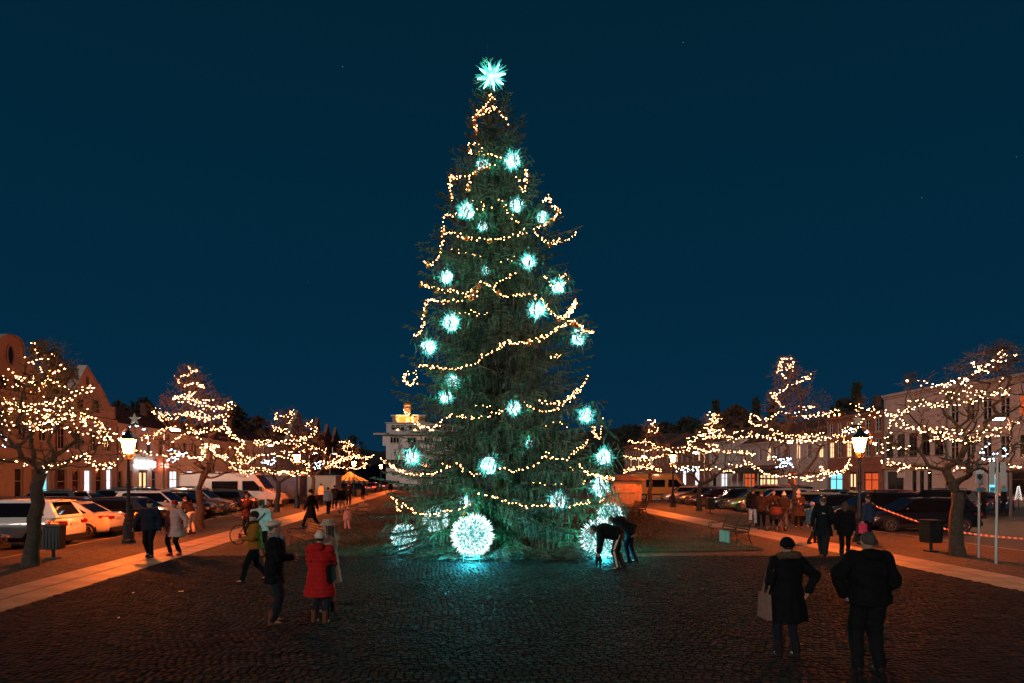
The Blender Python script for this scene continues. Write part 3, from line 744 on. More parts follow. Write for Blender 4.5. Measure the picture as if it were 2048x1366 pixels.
# sprays of needles that hang in front of the glowing balls
for px_, py_, r_, ins, lab_ in bl + [(808, 1073, 25, .3, ''), (872, 1040, 26, .6, ''), (1200, 1078, 36, .12, ''), (1220, 1032, 24, .2, '')]:
    c_ = (on_spruce(px_, py_, ins) if lab_ else P(px_, py_, 20.0 if px_ != 1200 else 19.3)) - TC; R_ = r_ / F * 18.5
    for _ in range(int((13 + ins * 70) * (r_ / 18) ** 1.4)):
        a_ = RNG.uniform(0, 2 * pi); q = c_ + Vector((R_ * 1.3 * cos(a_) * RNG.random() ** .5, -R_ * RNG.uniform(1.15, 1.7), R_ * (.5 + 1.0 * RNG.uniform(-1, 1)))); l = R_ * RNG.uniform(.6, 1.5)
        TW.append((*q, q.x + RNG.gauss(0, .35) * l, q.y + RNG.uniform(-.1, .1) * l, q.z - l * .6, l * .4))
    for _ in range(26):
        a_ = RNG.uniform(0, 2 * pi); q = c_ + Vector((R_ * RNG.uniform(1.0, 1.9) * cos(a_), R_ * RNG.uniform(-.9, .6), R_ * RNG.uniform(1.0, 1.9) * sin(a_) + .1)); l = RNG.uniform(.15, .35)
        TW.append((*q, q.x + RNG.gauss(0, .5) * l, q.y - RNG.uniform(0, .5) * l, q.z - l * .6, l * .4))
bt.build('branches', M_bark, spruce)['kind'] = 'stuff'
TW = np.array(TW); print('twigs', len(TW))
def needles(tw, k, ln, wd, jit=.9):
    n = len(tw); s = np.tile(((np.arange(k) + .5) / k), (n, 1)) + NP.uniform(-.5 / k, .5 / k, (n, k))
    a = tw[:, None, 0:3]; b = tw[:, None, 3:6]; dp = tw[:, None, 6]
    q = a + (b - a) * s[..., None]; q = np.array(q); q[..., 2] -= dp * s ** 1.6
    T = np.broadcast_to(b - a, q.shape).copy(); T[..., 2] -= dp * 1.6 * s ** .6
    T /= np.linalg.norm(T, axis=-1, keepdims=True) + 1e-9
    rnd = NP.normal(size=q.shape); rnd -= (rnd * T).sum(-1, keepdims=True) * T; rnd /= np.linalg.norm(rnd, axis=-1, keepdims=True) + 1e-9
    D = T * .8 + rnd * jit; D /= np.linalg.norm(D, axis=-1, keepdims=True)
    W = np.cross(D, NP.normal(size=q.shape)); W /= np.linalg.norm(W, axis=-1, keepdims=True) + 1e-9
    L = ln * NP.uniform(.7, 1.25, (n, k, 1)) * (1.15 - .5 * s[..., None])
    v = np.stack([q - W * wd, q + W * wd, q + D * L], axis=2).reshape(-1, 3)
    v[:, 2] = np.maximum(v[:, 2], .03)
    return v
M_needle3 = mat('spruce_needles_young', (.145, .155, .12), .6, var=.35, scale=2.5)
M_needle4 = mat('spruce_needles_deep', (.038, .045, .034), .7, var=.4, scale=1.9)
grp_ = NP.choice(4, len(TW), p=[.34, .22, .18, .26])
for gi, mt in enumerate((M_needle, M_needle2, M_needle3, M_needle4)):
    sel = grp_ == gi; nm = 'needles'
    v = needles(TW[sel], 26, .056, .0115, .62)
    # twig cores
    t = TW[sel]; n = len(t); a = t[:, 0:3]; b = t[:, 3:6].copy(); b[:, 2] = np.maximum(.04, b[:, 2] - t[:, 6]); mid = (t[:, 0:3] + t[:, 3:6]) / 2; mid[:, 2] -= t[:, 6] * .33
    w = np.array([0, 0, .006]); core = np.stack([a - w, a + w, mid, mid - w, mid + w, b], 1).reshape(-1, 3)
    v = np.vstack([v, core])
    o = np_mesh(nm, v, np.arange(len(v)).reshape(-1, 3), [mt], spruce); stuff(o)

# ---------------------------------------------------------------- strings of bulbs
M_bulb = emat('bulb_warm', (1.0, .33, .105), 42)
M_bulb_side = emat('bulb_warm_white', (1.0, .40, .15), 60)
M_bulb_cool = emat('bulb_cool', (.55, .82, 1.0), 50)
M_wire = mat('cable', (.02, .03, .02), .7)
def resample(pts, step):
    out = [Vector(pts[0])]; acc = 0
    for a, b in zip(pts, pts[1:]):
        a = Vector(a); b = Vector(b); L = (b - a).length; t = step - acc
        while t <= L: out.append(a.lerp(b, t / L)); t += step
        acc = (acc + L) % step
    return out
def strand(root, name, P3, step, rad, m, sx=1.0, jit=.02, wire=True, star=False):
    mb = MB()
    if wire: mb.tube(P3, .006, 3, 1, cap=False)
    pts = resample(P3, step)
    for p in pts:
        p = p + Vector((RNG.gauss(0, jit), RNG.gauss(0, jit), RNG.gauss(0, jit * .8) - .02)); r = rad * RNG.choice((.75, .9, 1, 1.1, 1.25))
        if star:
            mb.add([p + Vector(q) * r for q in ((1.7, 0, .5), (0.5, 0, .28), (-.3, 0, .8), (-.45, 0, .2), (-1.7, 0, -.3), (-.45, 0, -.3), (.2, 0, -.7), (.5, 0, -.25), (0, .5, 0), (0, -.5, 0))],
                   [(i, (i + 1) % 8, 9) for i in range(8)] + [((i + 1) % 8, i, 8) for i in range(8)])
        else:
            mb.add([p + Vector(q) * r for q in ((sx, 0, 0), (-sx, 0, 0), (0, 1, 0), (0, -1, 0), (0, 0, 1), (0, 0, -1))],
                   [(0, 2, 4), (2, 1, 4), (1, 3, 4), (3, 0, 4), (2, 0, 5), (1, 2, 5), (3, 1, 5), (0, 3, 5)])
    me = mb.mesh(name); me.materials.append(m); me.materials.append(M_wire)
    o = link(name, me, root); stuff(o); return pts
def smooth(pts, k=2):
    for _ in range(k):
        o = [pts[0]]
        for a, b in zip(pts, pts[1:]): o += [a.lerp(b, .25), a.lerp(b, .75)]
        o.append(pts[-1]); pts = o
    return pts
garland = thing('light_garland', 'warm white bulb garland wound in swags round the tall spruce', 'string lights', TC)
GA = [V((840, 80), 2.2025, l) for l in [
 [(305,235),(300,270),(270,300),(255,320),(272,333)], [(305,235),(330,290),(355,325),(380,340),(390,370)], [(300,300),(260,325),(235,330),(240,370),(250,405)],
 [(265,460),(225,450),(215,470),(225,505),(270,490),(320,505),(365,515)], [(320,545),(290,560),(245,575),(210,600),(180,600),(150,605),(130,595)], [(210,600),(220,640),(205,670)],
 [(135,610),(135,660),(145,715)], [(470,570),(465,620),(455,680),(430,600)], [(305,730),(250,745),(200,760),(150,770),(95,760),(100,830),(110,860),(95,910),(75,960),(50,995),(25,975)],
 [(110,840),(150,850),(210,868),(290,876),(350,875),(400,860),(460,848),(465,815)], [(355,705),(380,745),(405,775),(430,805)],
 [(545,715),(570,680),(575,720),(600,740),(625,745),(600,775),(560,800),(525,825),(490,825),(520,855),(540,880),(580,895),(620,885),(660,875),(695,845)],
 [(0,1070),(60,1090),(120,1108),(190,1110),(240,1100),(270,1060),(310,1080),(350,1060),(400,1040),(430,1025)], [(30,1140),(80,1148),(150,1150),(210,1135),(260,1110)],
 [(270,1060),(330,1100),(380,1125),(440,1125),(500,1110),(540,1140),(570,1190),(610,1220),(650,1215),(680,1170),(685,1130)], [(545,1035),(570,1070),(600,1085)], [(620,1040),(650,1030),(645,1060),(620,1080)],
 [(345,1355),(385,1325),(430,1335),(500,1320),(560,1295),(610,1265),(670,1240),(690,1245),(730,1285),(765,1280)], [(330,290),(290,285),(262,310)], [(285,330),(320,300),(345,290)]]]
GA += [V((760, 600), 3.415, l) for l in [
 [(325,15),(310,50),(300,130),(290,175),(270,215),(250,240),(225,235)],
 [(885,270),(850,275),(830,315),(790,345),(740,360),(700,385),(660,425),(610,440),(550,455),(485,470),(440,465),(390,458),(335,455),(300,440),(270,455),(240,490),(250,530),(215,580),(185,570),(155,545),(180,500),(200,475)],
 [(170,750),(200,785),(225,820),(270,850),(320,865),(370,865),(400,840),(430,815),(470,785),(510,782),(550,795),(600,800),(640,805),(690,800),(740,775),(790,765),(830,755),(860,725)],
 [(0,1070),(50,1110),(100,1145),(150,1165),(210,1185),(290,1190),(345,1190),(400,1170),(440,1155),(475,1140),(440,1110)], [(525,1110),(560,1120),(600,1170),(640,1195),(690,1185)], [(790,1140),(830,1150),(870,1165)], [(220,820),(260,865),(330,872),(390,850)]]]
GA += [V((1000, 600), 3.415, l) for l in [
 [(290,10),(340,60),(370,100),(410,125),(450,115),(480,60),(520,10)],
 [(0,280),(60,290),(120,290),(190,290),(230,270),(290,260),(340,225),(400,190),(450,155),(500,125),(530,160),(560,200),(600,220),(635,210)],
 [(340,385),(390,380),(430,370)], [(600,515),(575,560),(550,600),(510,630),(470,660),(430,690),(380,700),(330,695),(270,680)], [(270,750),(330,750),(380,745),(440,705),(490,660),(540,630),(570,575)],
 [(165,700),(200,735),(240,740)], [(0,755),(30,735),(50,720)], [(710,805),(690,860),(690,930),(660,945),(640,870)],
 [(600,950),(570,995),(530,1025),(490,1055),(450,1075),(405,1085),(350,1070),(315,1030)], [(350,1070),(300,1060),(260,1090),(230,1130),(180,1140),(140,1160),(100,1170),(70,1165),(0,1145)],
 [(540,1110),(570,1170),(620,1190),(680,1195)], [(705,1200),(715,1260),(705,1330),(690,1366)], [(690,1195),(740,1210),(780,1220)]]]
GA += [V((740, 900), 3.657, l) for l in [
 [(790,310),(840,325),(900,345),(960,355),(1030,380),(1080,385),(1150,400),(1210,395),(1280,408),(1330,400),(1390,395)], [(1450,405),(1490,395),(1550,395),(1590,390),(1625,360)],
 [(170,335),(200,390),(190,430),(215,435),(240,385),(290,430),(340,460),(400,465),(450,468),(520,460),(580,440),(640,430),(690,410),(735,385)], [(1700,190),(1720,240),(1715,300),(1705,360),(1690,375)],
 [(1540,110),(1580,160),(1620,180),(1690,190),(1740,200),(1790,210)]]]
thin = [V((840, 80), 2.2025, l) for l in [[(150,915),(190,935),(245,945),(270,945)], [(355,960),(400,965),(430,945)], [(150,1200),(200,1190),(300,1210)], [(230,700),(290,715)]]] + \
       [V((1000, 600), 3.415, l) for l in [[(305,855),(370,830),(430,850),(460,868)], [(240,1240),(330,1250),(430,1260)], [(560,1250),(620,1240)], [(480,1140),(530,1160)]]] + [V((760, 600), 3.415, l) for l in [[(660,725),(720,718),(790,720)], [(610,70),(660,85),(730,90)]]]
BAUB = []
for l in GA:
    q = smooth([on_spruce(x, y) - TC for x, y in l], 1)
    pts = strand(garland, 'bulb_strand', q, .088, .0140, M_bulb, jit=.034)
    BAUB += [p for p in pts if RNG.random() < .05]
for l in thin:
    strand(garland, 'bulb_strand', [on_spruce(x, y, .25) - TC for x, y in l], .15, .009, M_bulb, jit=.04, wire=False)
# clear amber baubles hanging between the bulbs
M_baub = mat('bauble_glass', (.45, .14, .03), .12, metal=.6, coat=.8)
m = MB(); m.ell((0, 0, 0), .085, 14, 9); m.lathe([(.02, .08), (.025, .11), (.012, .12)], 8, 1); bme = m.mesh('glass_bauble'); bme.materials.append(M_baub); bme.materials.append(mat('brass', (.6, .4, .15), .3, metal=1)); bme.shade_smooth()
for i, p in enumerate(BAUB[:34]):
    o = link('glass_bauble', bme, None, p + TC + Vector((0, .06, -.05))); tag(o, 'small amber glass bauble among the warm bulbs on the spruce', 'bauble', 'amber baubles on the spruce')
g = on_spruce(931, 1030); m = MB(); m.ell((0, 0, 0), .08, 14, 9); m.tube([(0, 0, .07), (0, 0, .45)], .006, 4, 1)
tag(m.build('hanging_bauble', [mat('bauble_brown', (.3, .18, .08), .15, metal=.8, coat=1), M_wire], smooth=True, loc=g), 'brown banded bauble on a thread just above the big glowing ball', 'bauble')

# glowing balls
M_core = None
def core_mat():
    m = bpy.data.materials.new('ball_core'); m.use_nodes = True; nt = m.node_tree; nt.nodes.clear(); L = nt.links
    o = nt.nodes.new('ShaderNodeOutputMaterial'); em = nt.nodes.new('ShaderNodeEmission'); t = nt.nodes.new('ShaderNodeTexCoord')
    n = nt.nodes.new('ShaderNodeTexNoise'); n.inputs['Scale'].default_value = 11; n.inputs['Detail'].default_value = 3; n.inputs['Distortion'].default_value = .5
    rp = nt.nodes.new('ShaderNodeValToRGB'); rp.color_ramp.elements[0].position = .42; rp.color_ramp.elements[0].color = (.015, .42, .42, 1); rp.color_ramp.elements[1].position = .60; rp.color_ramp.elements[1].color = (.75, 1, .97, 1)
    L.new(t.outputs['Object'], n.inputs['Vector']); L.new(n.outputs['Fac'], rp.inputs[0]); L.new(rp.outputs[0], em.inputs[0]); em.inputs[1].default_value = .95; L.new(em.outputs[0], o.inputs[0])
    return m
M_core = core_mat()
M_core2 = emat('small_ball_core', (.62, 1.0, .97), 2.4)
M_spike = emat('ball_spikes', (.70, 1.0, .97), 3.4, sampled=False)
M_spike_s = emat('small_ball_spikes', (.12, .95, .84), 1.3, sampled=False)
def ball(label, pos, R, power, ns, big=False, name='glowing_ball'):
    r = thing(name, label, 'light ball', pos, 0, None if big else 'glowing balls on the spruce')
    m = MB(); m.ell((0, 0, 0), R * (.88 if big else .58), 24, 14)
    if not big: m.v = [tuple(Vector(v) * (1 + .55 * noise.noise(Vector(v) * 9 + Vector(pos)))) for v in m.v]
    m.build('core', M_core if big else M_core2, r, smooth=True)
    m = MB(); vs = []
    for i in range(ns):
        zc = 1 - 2 * (i + .5) / ns; a = i * 2.39996; q = Vector((sqrt(1 - zc * zc) * cos(a), sqrt(1 - zc * zc) * sin(a), zc)) + Vector((RNG.gauss(0, .09), RNG.gauss(0, .09), RNG.gauss(0, .09))); q.normalize()
        u = q.orthogonal().normalized(); v = q.cross(u); w = R * (.012 if big else .04); L = R * (RNG.uniform(.92, 1.14) if big else (RNG.uniform(.6, 1.25) * (.85 + .3 * noise.noise(q * 2.0 + Vector(pos))))); b = q * R * (.84 if big else .5)
        m.add([b + u * w, b - u * w * .5 + v * w * .87, b - u * w * .5 - v * w * .87, q * L + u * w * .3, q * L - u * w * .3], [(0, 1, 4, 3), (1, 2, 4), (2, 0, 3, 4)])
    stuff(m.build('spikes', M_spike if big else M_spike_s, r))
    for k_, off in enumerate([(-R * 1.25, R * .1, 0), (R * 1.25, R * .1, 0), (0, R * .2, R * 1.3)] if not big else [(0, -R * 1.2, -R * .8), (-R * 1.3, R * .3, .1), (R * 1.3, R * .3, .1), (0, R * .4, R * 1.25)]):
        l = bpy.data.lights.new('ball_glow', 'POINT'); l.energy = power * (.34 if not big else ((1.0 if R > .5 else .35) if k_ == 0 else .125)); l.color = (.02, 1.0, .52) if k_ or not big else (.04, .66, .80); l.shadow_soft_size = R * .3
        lo = bpy.data.objects.new('ball_glow', l); C.objects.link(lo); lo.parent = r; lo.location = off
    return r
for px, py, r, ins, lab in bl:
    p = on_spruce(px, py, ins); ball(lab, p, r * 1.12 / F * p.y, 16 if ins < .3 else 12, 260)
star = thing('star_topper', 'bright white snowflake star near the tip of the spruce', 'tree star', on_spruce(983, 153))
m = MB()
for i in range(8):
    a = i * pi / 4 + .2; q = Vector((cos(a), 0, sin(a))); u = Vector((-sin(a), 0, cos(a)))
    for s0, s1, w0, w1 in ((.02, .22, .02, .055), (.22, .46, .055, .004)):
        m.add([q * s0 + u * w0 + Vector((0, -.03, 0)), q * s0 - u * w0 + Vector((0, -.03, 0)), q * s1 - u * w1 + Vector((0, -.03, 0)), q * s1 + u * w1 + Vector((0, -.03, 0)), q * s0 + u * w0 + Vector((0, .03, 0)), q * s0 - u * w0 + Vector((0, .03, 0)), q * s1 - u * w1 + Vector((0, .03, 0)), q * s1 + u * w1 + Vector((0, .03, 0))],
              [(0, 1, 2, 3), (7, 6, 5, 4), (0, 4, 5, 1), (1, 5, 6, 2), (2, 6, 7, 3), (3, 7, 4, 0)])
m.tube([(0, -.035, 0), (0, .035, 0)], .10, 12)
mb2 = MB()
for i in range(80):
    a = RNG.uniform(0, 2 * pi); q = Vector((cos(a), RNG.uniform(-.5, .5), sin(a))).normalized(); u = q.orthogonal().normalized() * .016; L_ = RNG.uniform(.25, .60)
    mb2.add([u, -u, q * L_], [(0, 1, 2)]); mb2.add([u.cross(q), -u.cross(q), q * L_], [(0, 1, 2)])
stuff(mb2.build('star_rays', emat('star_ray_light', (.10, .95, .85), 2.4), star))
m.build('star_arms', emat('star_light', (.45, 1, .95), 2.6), star)
m = MB(); m.tube([(0, .05, 0), (0, .05, -.6)], .015, 5); m.build('star_rod', M_wire, star)
for off in ((0, -.4, 0), (-.3, .15, .3)):
    l = bpy.data.lights.new('star_glow', 'POINT'); l.energy = 40; l.color = (.03, 1, .55); l.shadow_soft_size = .1; lo = bpy.data.objects.new('star_glow', l); C.objects.link(lo); lo.parent = star; lo.location = off
m = MB(); m.tube([(0, 0, -.3), (-.01, 0, .8)], .006, 4); m.build('star_mast', M_wire, star, loc=(-.12, .1, .3))

big = G(945, 1128); big.z = .85
bb = ball('huge spiky glowing ball standing on a metal frame at the foot of the spruce', Vector((P(945, 0, 18.2).x, 18.2, P(0, 1070, 18.2).z)), 41 / F * 18.2, 300, 1000, True)
M_steel = mat('stand_steel', (.45, .5, .5), .35, metal=.8)
zb = P(0, 1070, 18.2).z
def stand(r, zb, R):
    m = MB()
    for a in (.6, 2.3, 3.9, 5.4): m.tube([(R * .55 * cos(a), R * .55 * sin(a), -R * .8), (R * .6 * cos(a), R * .6 * sin(a), .12 - zb)], .012, 6)
    for zq in (-R * .95, .25 - zb): m.tube([(R * .6 * cos(t), R * .6 * sin(t), zq) for t in [2 * pi * i / 16 for i in range(17)]], .011, 5)
    m.build('stand', M_steel, r, smooth=True)
stand(bb, zb, .56)
for (px, py, r_, d_, pw, lab) in [(808, 1073, 25, 19.9, 100, 'large glowing ball half veiled by low boughs at the left foot of the spruce'), (872, 1040, 26, 20.3, 60, 'large glowing ball hidden behind hanging twigs left of the big ball'),
                                   (1200, 1078, 40, 19.3, 300, 'huge glowing ball behind the bent man at the right foot of the spruce'), (1220, 1032, 26, 20.4, 60, 'large glowing ball peeping over the back of the bent man')]:
    c = P(px, py, d_); b_ = ball(lab, c, r_ / F * d_, pw, 500, True)
    if r_ > 30: stand(b_, c.z, r_ / F * d_)

# ---------------------------------------------------------------- bare side trees with strings
M_bark2 = mat('tree_bark', (.06, .042, .03), .95, var=.4, scale=7, bump=.8)
M_twig = mat('twigs', (.20, .12, .065), .9)
M_leafb = mat('dry_leaves', (.13, .075, .035), .8, var=.4, scale=3)
def bare_tree(label, basepx, forkpx, crown, strings, trunk_r, natt, seed, cool=(), leaf=(), bulb_r=.025, bstep=.14, twn=3, dover=None, name='bare_tree'):
    """crown: list of (py, xl, xr) outline; strings: polylines in photo columns, hung through the crown's depth"""
    r = random.Random(seed); b = G(*basepx, .1) if dover is None else Vector((P(basepx[0], 0, dover).x, dover, .1)); d = b.y
    root = thing(name, label, 'tree', b); fork = P(forkpx[0], forkpx[1], d) - b
    ys = [c[0] for c in crown]
    def rnd():
        py = r.uniform(ys[0], ys[-1]); xl = np.interp(py, ys, [c[1] for c in crown]); xr = np.interp(py, ys, [c[2] for c in crown])
        px = r.uniform(xl, xr); w = (xr - xl) / 2 / F * d; u = (px - (xl + xr) / 2) / max(1, (xr - xl) / 2)
        dz = r.uniform(-1, 1) * w * sqrt(max(0, 1 - u * u)) * .85
        q = P(px, py, d) - b; q.y = dz; return q
    nodes = [Vector((0, 0, 0))]; par = [-1]
    nt_ = 6
    for i in range(1, nt_ + 1):
        t = i / nt_; nodes.append(fork * t + Vector((r.gauss(0, .03), r.gauss(0, .03), 0))); par.append(len(nodes) - 2)
    S3 = []
    for l in strings:
        n = len(l); ph = r.uniform(0, 6.28); pts = []
        for i, (x, y) in enumerate(l):
            xl = np.interp(y, ys, [c[1] for c in crown]); xr = np.interp(y, ys, [c[2] for c in crown]); w = max(.3, (xr - xl) / 2 / F * d)
            dy = w * .35 * sin(ph + (x - xl) / max(20, xr - xl) * 4.5) - w * .32
            q = P(x, y, d + dy) - b; pts.append(q)
        S3.append(pts)
    att = [rnd() for _ in range(natt)] + [p + Vector((r.gauss(0, .05), r.gauss(0, .05), .04)) for s in S3 for p in s[::2]]
    att.sort(key=lambda q: (q - fork).length)
    N = np.zeros((6000, 3)); N[:len(nodes)] = [tuple(n) for n in nodes]; cnt = len(nodes); dep = [0] * cnt
    seg = max(.16, (ys[-1] - ys[0]) / F * d / 24)
    for q in att:
        qa = np.array(q); dd_ = np.linalg.norm(N[nt_:cnt] - qa, axis=1) + np.array([.10 * seg * 0 + .02 * k for k in dep[nt_:cnt]]) + np.maximum(0, N[nt_:cnt, 2] - qa[2]) * .8
        k = int(np.argmin(dd_)) + nt_; a = Vector(N[k]); L = (q - a).length; m_ = max(1, int(L / seg))
        if cnt + m_ >= 5990: break
        side = Vector((r.gauss(0, .06), r.gauss(0, .06), -abs(r.gauss(0, .08)))) * L
        p_ = k
        for j in range(1, m_ + 1):
            t = j / m_; v = a.lerp(q, t) + side * sin(pi * t) + Vector((r.gauss(0, .012), r.gauss(0, .012), r.gauss(0, .012)))
            N[cnt] = v; nodes.append(v); par.append(p_); dep.append(dep[p_] + 1); p_ = cnt; cnt += 1
    w = np.zeros(cnt); child = [[] for _ in range(cnt)]
    for i in range(1, cnt): child[par[i]].append(i)
    for i in range(cnt - 1, 0, -1):
        if not child[i]: w[i] = 1
        w[par[i]] += w[i]
    rr = trunk_r * .8 * (w / w[0]) ** .58; rr = np.maximum(rr, .0045)
    tb = MB(); pts = nodes[:nt_ + 1]; tb.tube([Vector((0, 0, -.1))] + pts, [trunk_r * 1.35, trunk_r * 1.2] + [trunk_r * (1.0 - .25 * i / nt_) for i in range(1, nt_ + 1)], 10); tb.build('trunk', M_bark2, root, smooth=True)
    bm_ = MB()
    for i in range(nt_ + 1, cnt):
        ra = min(rr[par[i]], trunk_r * .72) if par[i] > nt_ else min(trunk_r * .5, rr[i] * 1.25)
        n = 6 if ra > .05 else (4 if ra > .02 else 3)
        bm_.tube([nodes[par[i]], nodes[i]], [ra, min(rr[i], ra)], n, cap=False)
    bm_.build('branches', M_bark2, root)['kind'] = 'stuff'
    # fine twigs
    idx = [i for i in range(nt_ + 1, cnt) if rr[i] < .03]
    P0 = N[idx]; P0 = np.repeat(P0, twn, 0); k = len(P0); D = NP.normal(size=(k, 3)); D[:, 2] = D[:, 2] * .6 + .25; D /= np.linalg.norm(D, axis=1, keepdims=True)
    L = NP.uniform(.12, .45, (k, 1)) * (d / 30) ** .25; E = P0 + D * L; Mid = (P0 + E) / 2 + NP.normal(0, .03, (k, 3))
    Wd = np.cross(D, NP.normal(size=(k, 3))); Wd /= np.linalg.norm(Wd, axis=1, keepdims=True); wd = .0035 + .00012 * d
    D2 = D + NP.normal(0, .7, (k, 3)); E2 = Mid + D2 * L * .45
    v = np.concatenate([np.stack([P0 - Wd * wd, P0 + Wd * wd, Mid], 1), np.stack([Mid - Wd * wd, Mid + Wd * wd, E], 1), np.stack([Mid - Wd * wd, Mid + Wd * wd, E2], 1)]).reshape(-1, 3)
    stuff(np_mesh('twigs', v, np.arange(len(v)).reshape(-1, 3), [M_twig], root))
    if leaf:
        q = []
        for (px, py, rad, n) in leaf:
            c = P(px, py, d) - b; rm = rad / F * d
            for _ in range(n):
                o_ = Vector((r.gauss(0, 1), r.gauss(0, 1), r.gauss(0, .8))).normalized() * rm * r.random() ** .45; cl = noise.noise((c + o_) * 1.7 / max(.3, rm))
                if cl < -.12: continue
                p_ = c + o_; s = r.uniform(.02, .05) + .0004 * d; u = Vector((r.gauss(0, 1), r.gauss(0, 1), r.gauss(0, 1))).normalized() * s; v_ = u.orthogonal().normalized() * s * .7
                q += [tuple(p_ - u), tuple(p_ + v_), tuple(p_ + u)]
        q = np.array(q); stuff(np_mesh('dry_leaves', q, np.arange(len(q)).reshape(-1, 3), [M_leafb], root))
    gl = thing('tree_lights', 'lights in the ' + ' '.join(label.split()[:12]), 'string lights', b, 0, 'light strings in the side trees')
    for i, s in enumerate(S3):
        strand(gl, 'bulb_strand', s, bstep * .72, bulb_r * .60, M_bulb_cool if i in cool else M_bulb_side, jit=bstep * .28, star=True)
        if len(s) > 3 and i not in cool and r.random() < .55:       # the cable doubles back beside itself
            o_ = Vector((r.gauss(0, .16), r.uniform(-.3, .3), r.choice((-1, 1)) * r.uniform(.10, .28)))
            strand(gl, 'bulb_strand', [p + o_ * (.6 + .5 * sin(k * 1.7)) for k, p in enumerate(s)], bstep * .9, bulb_r * .48, M_bulb_side, jit=bstep * .35, star=True)
    return root
z1 = lambda l: V((0, 660), 5.692, l)
z1b = lambda l: V((0, 900), 5.465, l)
z0 = lambda l: V((0, 640), 2.627, l)
z2 = lambda l: V((380, 680), 3.252, l)
z3 = lambda l: V((1200, 680), 2.732, l)
z4 = lambda l: V((1600, 660), 2.44, l)
T1 = [z1(l) for l in [[(375,195),(430,220),(460,240),(375,237),(415,275)], [(530,265),(580,290),(650,275)], [(325,340),(380,345),(430,315),(480,325),(520,345),(575,330)],
 [(330,380),(400,385),(430,410),(465,455),(530,455),(570,460),(640,470),(690,440),(735,420)], [(650,395),(705,370)], [(105,440),(170,470),(215,515),(255,530),(225,555),(315,530),(360,550),(455,545)],
 [(325,600),(380,600),(440,605),(510,600),(545,495),(480,500),(605,500)], [(560,560),(600,565),(610,605),(650,605),(690,655),(720,670),(770,690),(815,685),(860,720),(930,712)], [(930,660),(990,650),(1040,640),(1050,675),(1000,690),(960,680)],
 [(0,830),(80,820),(130,840),(220,840),(280,855),(250,880),(180,870),(100,870),(50,850)], [(330,830),(410,820),(385,845),(310,878),(355,870)], [(500,845),(560,845),(610,810),(660,790),(720,800),(780,790),(825,770)],
 [(50,905),(140,915),(340,910),(400,905),(440,920),(430,945)], [(505,890),(560,905),(615,920),(670,910),(680,945),(750,945),(800,925),(770,945)],
 [(0,1025),(20,1030),(60,1070),(130,1070),(180,1050),(250,1055),(320,1060),(365,1080),(410,1075),(460,1070),(520,1065),(580,1055),(630,1050),(680,1030),(710,1005),(750,1000)],
 [(450,975),(530,970),(610,1015),(530,1020)], [(740,935),(810,965),(880,970),(950,975),(1010,970),(1060,965),(1080,1000),(1040,990),(990,995)], [(820,1010),(890,1005),(930,1010),(960,1030),(940,1045),(890,1045)],
 [(690,1070),(770,1075),(840,1078)], [(740,1135),(820,1120),(880,1130),(920,1110)], [(975,1070),(1050,1080),(1120,1080),(1180,1070),(1230,1120),(1260,1150),(1280,1180),(1220,1200),(1180,1205),(1140,1175),(1090,1155),(1040,1120)],
 [(1160,1110),(1230,1130),(1200,1215),(1280,1250),(1330,1265),(1370,1235),(1400,1255)], [(120,1105),(60,1125)], [(330,1105),(430,1130),(515,1140),(610,1150)], [(10,1220),(75,1225),(50,1255),(55,1310),(105,1340)]]]
T1 += [z1b(l) for l in [[(0,135),(55,75)], [(200,105),(260,105),(300,130),(365,140)], [(480,160),(540,160),(590,155),(640,140),(700,115),(760,120)], [(850,90),(890,65),(920,65),(970,40),(985,70),(980,110),(1020,160),(1060,200),(1130,205),(1200,205),(1230,165),(1160,165)], [(1130,160),(1270,130),(1340,75)]]]
bare_tree('bare tree at the left edge with leaning trunk and a broad lit crown', (62, 1132), (80, 945), [(685, 60, 110), (720, 55, 150), (755, 20, 130), (790, -10, 190), (820, -60, 200), (860, -80, 235), (900, -80, 240), (935, -60, 230)], T1, .19, 420, 11, cool=(24,),
          leaf=[(88, 705, 26, 1500), (112, 735, 24, 900), (140, 748, 18, 500), (95, 765, 35, 1000), (20, 830, 60, 1000), (120, 800, 50, 900)], bulb_r=.026, bstep=.135)
T2 = [z0(l) for l in [[(990,245),(1010,265),(1040,265),(1000,280),(960,295),(930,290),(940,325),(985,340),(1040,335),(1075,345),(1045,350)], [(1020,375),(990,400),(950,400),(905,410),(940,425),(980,420),(1010,415),(1050,430),(1100,440)],
 [(805,485),(840,490),(880,495),(830,515),(870,525),(920,515),(970,490),(1000,500),(1060,510),(1100,520)], [(970,550),(1000,580),(1040,590),(1095,585)], [(740,610),(800,600),(860,570),(920,555)], [(900,640),(960,600),(1010,590)],
 [(720,680),(780,700),(850,715),(910,700),(970,710),(1020,720),(1060,730),(1070,670),(1095,660)], [(880,690),(920,680),(960,700),(900,720),(940,735),(870,740),(990,690)]]]
T2 += [z2(l) for l in [[(0,390),(60,410),(130,430),(190,440),(240,420),(275,390)], [(0,485),(60,510),(130,515),(190,495),(220,500),(225,530),(210,560),(180,580),(130,590),(70,605),(0,600)],
 [(225,540),(250,560),(260,590),(230,580),(250,600),(300,630),(350,660),(330,690),(290,710),(270,690)], [(80,770),(90,690),(140,690),(180,690),(130,710),(170,750),(240,770),(220,740)], [(0,760),(50,760),(80,770)], [(0,570),(30,600),(60,650)], [(180,430),(230,440),(265,400)]]]
